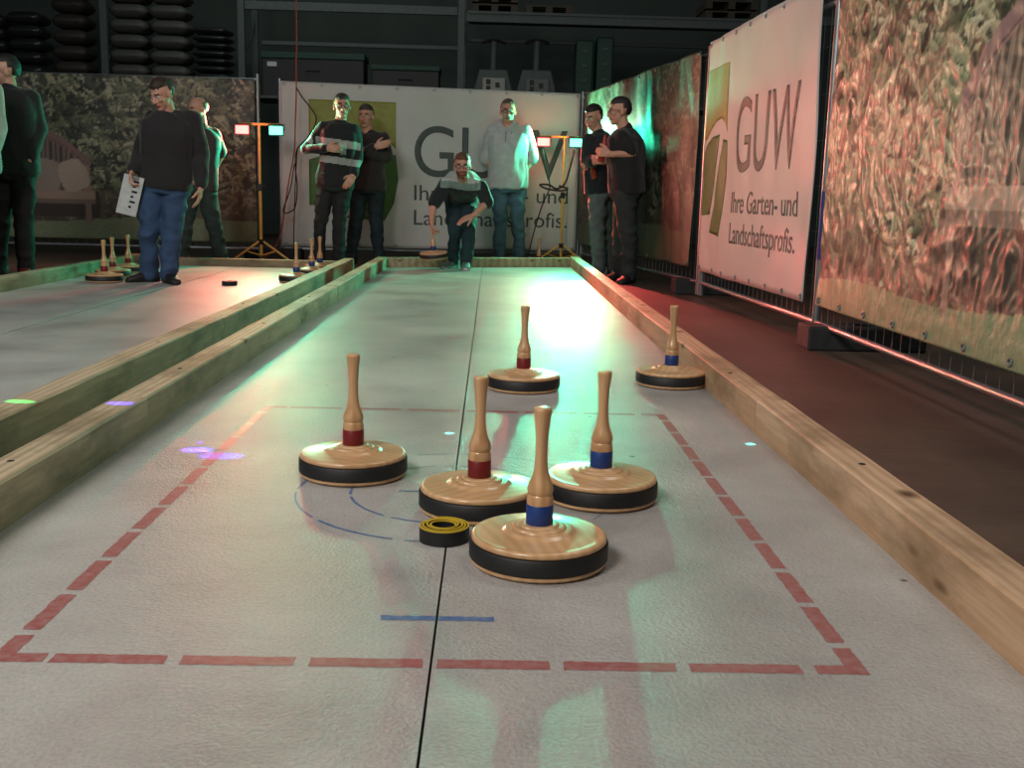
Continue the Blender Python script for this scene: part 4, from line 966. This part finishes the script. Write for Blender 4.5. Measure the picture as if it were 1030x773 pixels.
# ------------------------------------------------------------------ light
def wpos(root, x): return V((root.location.x+x, root.location.y-.085, root.location.z+1.38))
for root, xl, xr, er, eg in ((s1, -.165, .185, 80, 60), (s2, -.24, .125, 30, 175)):
    for x, c, e in ((xl, RED, er), (xr, GRN, eg)):
        p = wpos(root, x); light('AREA', 'floodlight_beam', p, p+V((.12 if c is RED and root is s2 else 0, -1, .22)), c, e, .12)
        light('POINT', 'floodlight_spill', p+V((0, -.1, 0)), p+V((0, -1, 0)), c, 5 if c is RED else .9, .05)
light('AREA', 'hall_fill', (-2.5, -1.5, 4.2), (.2, 3.2, 0), (1, .94, .88), 235, 1.6)
light('AREA', 'hall_fill', (2.5, 4.0, 6.0), (.5, 7, 0), (1, .96, .9), 100, 2.5)
light('AREA', 'hall_fill', (-3.0, 13.8, 6.2), (-2.0, 16, 2.2), (.85, 1, .93), 40, 2.0)
light('SPOT', 'extra_red_spot', wpos(s1, -.165)+V((.0, -.03, 0)), (1.75, 7.4, 1.0), RED, 640, .06, spot_size=rad(42), spot_blend=.8)  # extra spot at the left red floodlight, aimed at the right banner
light('AREA', 'hall_fill', (-4.5, 2.5, 5.0), (-2.6, 5.5, 0), (.95, .97, 1), 130, 2.0)  # added unseen fill that brightens the neighbouring lane, no lamp of the hall
light('SPOT', 'extra_red_spot', wpos(s2, -.24)+V((0, -.03, 0)), (1.45, 7.6, 0), RED, 1100, .05, spot_size=rad(30), spot_blend=.7)  # narrow spot added at the right red floodlight to redden the floor
def spot(px, py, z, dx, dy, hgt, col, e, ang):
    t = G(px, py, z); light('SPOT', 'effect_light', t+V((dx, dy, hgt)), t, col, e, .004, spot_size=rad(ang), spot_blend=.15)
for px, py in ((452, 436), (755, 447)): spot(px, py, 0, .3, .5, 1.7, (.1, 1, .95), 900, 1.)
spot(122, 406, .108, -1.6, .2, .9, (.045, .03, 1), 3500, 1.5); spot(198, 453, 0, -1.6, -.1, 1.3, (.045, .03, 1), 5000, 1.6); spot(222, 459, 0, -2.2, -.1, 1.5, (.045, .03, 1), 2500, 1.6); spot(19, 404, .108, -1.6, .2, .9, (.05, 1, .25), 900, 1.6)
GR = {'curling_stock': 'curling stocks on the two lanes', 'timber_beam': 'timber beams edging the lanes', 'end_timber': 'timbers closing the lane ends', 'rack_upright': 'rack uprights behind the fences', 'rack_beam': 'rack beams behind the fences', 'rack_shelf': 'rack shelves', 'construction_fence': 'fence panels around the lanes', 'banner': 'banners on the fences', 'lamp_stand': 'lamp stands at the far end', 'ballast_block': 'fence feet', 'lane_panel': 'lane surfaces', 'pallet': 'pallets on the upper shelf', 'crate': 'crates on the rack', 'storage_case': 'cases on the rack', 'vibratory_rammer': 'machines on the rack', 'bottle': 'bottles held by people', 'cable': 'hanging cables', 'person': 'people behind and on the lanes'}
for o in C.objects:
    if o.parent is None and 'label' in o and 'group' not in o and o.name.split('.')[0] in GR: o['group'] = GR[o.name.split('.')[0]]
wd = bpy.data.worlds.new('world'); bpy.context.scene.world = wd; wd.use_nodes = True
wd.node_tree.nodes['Background'].inputs['Color'].default_value = (.6, .75, .7, 1); wd.node_tree.nodes['Background'].inputs['Strength'].default_value = .05
vs = bpy.context.scene.view_settings; vs.view_transform = 'Standard'; vs.look = 'None'; vs.exposure = 0; vs.gamma = 1; vs.use_curve_mapping = False
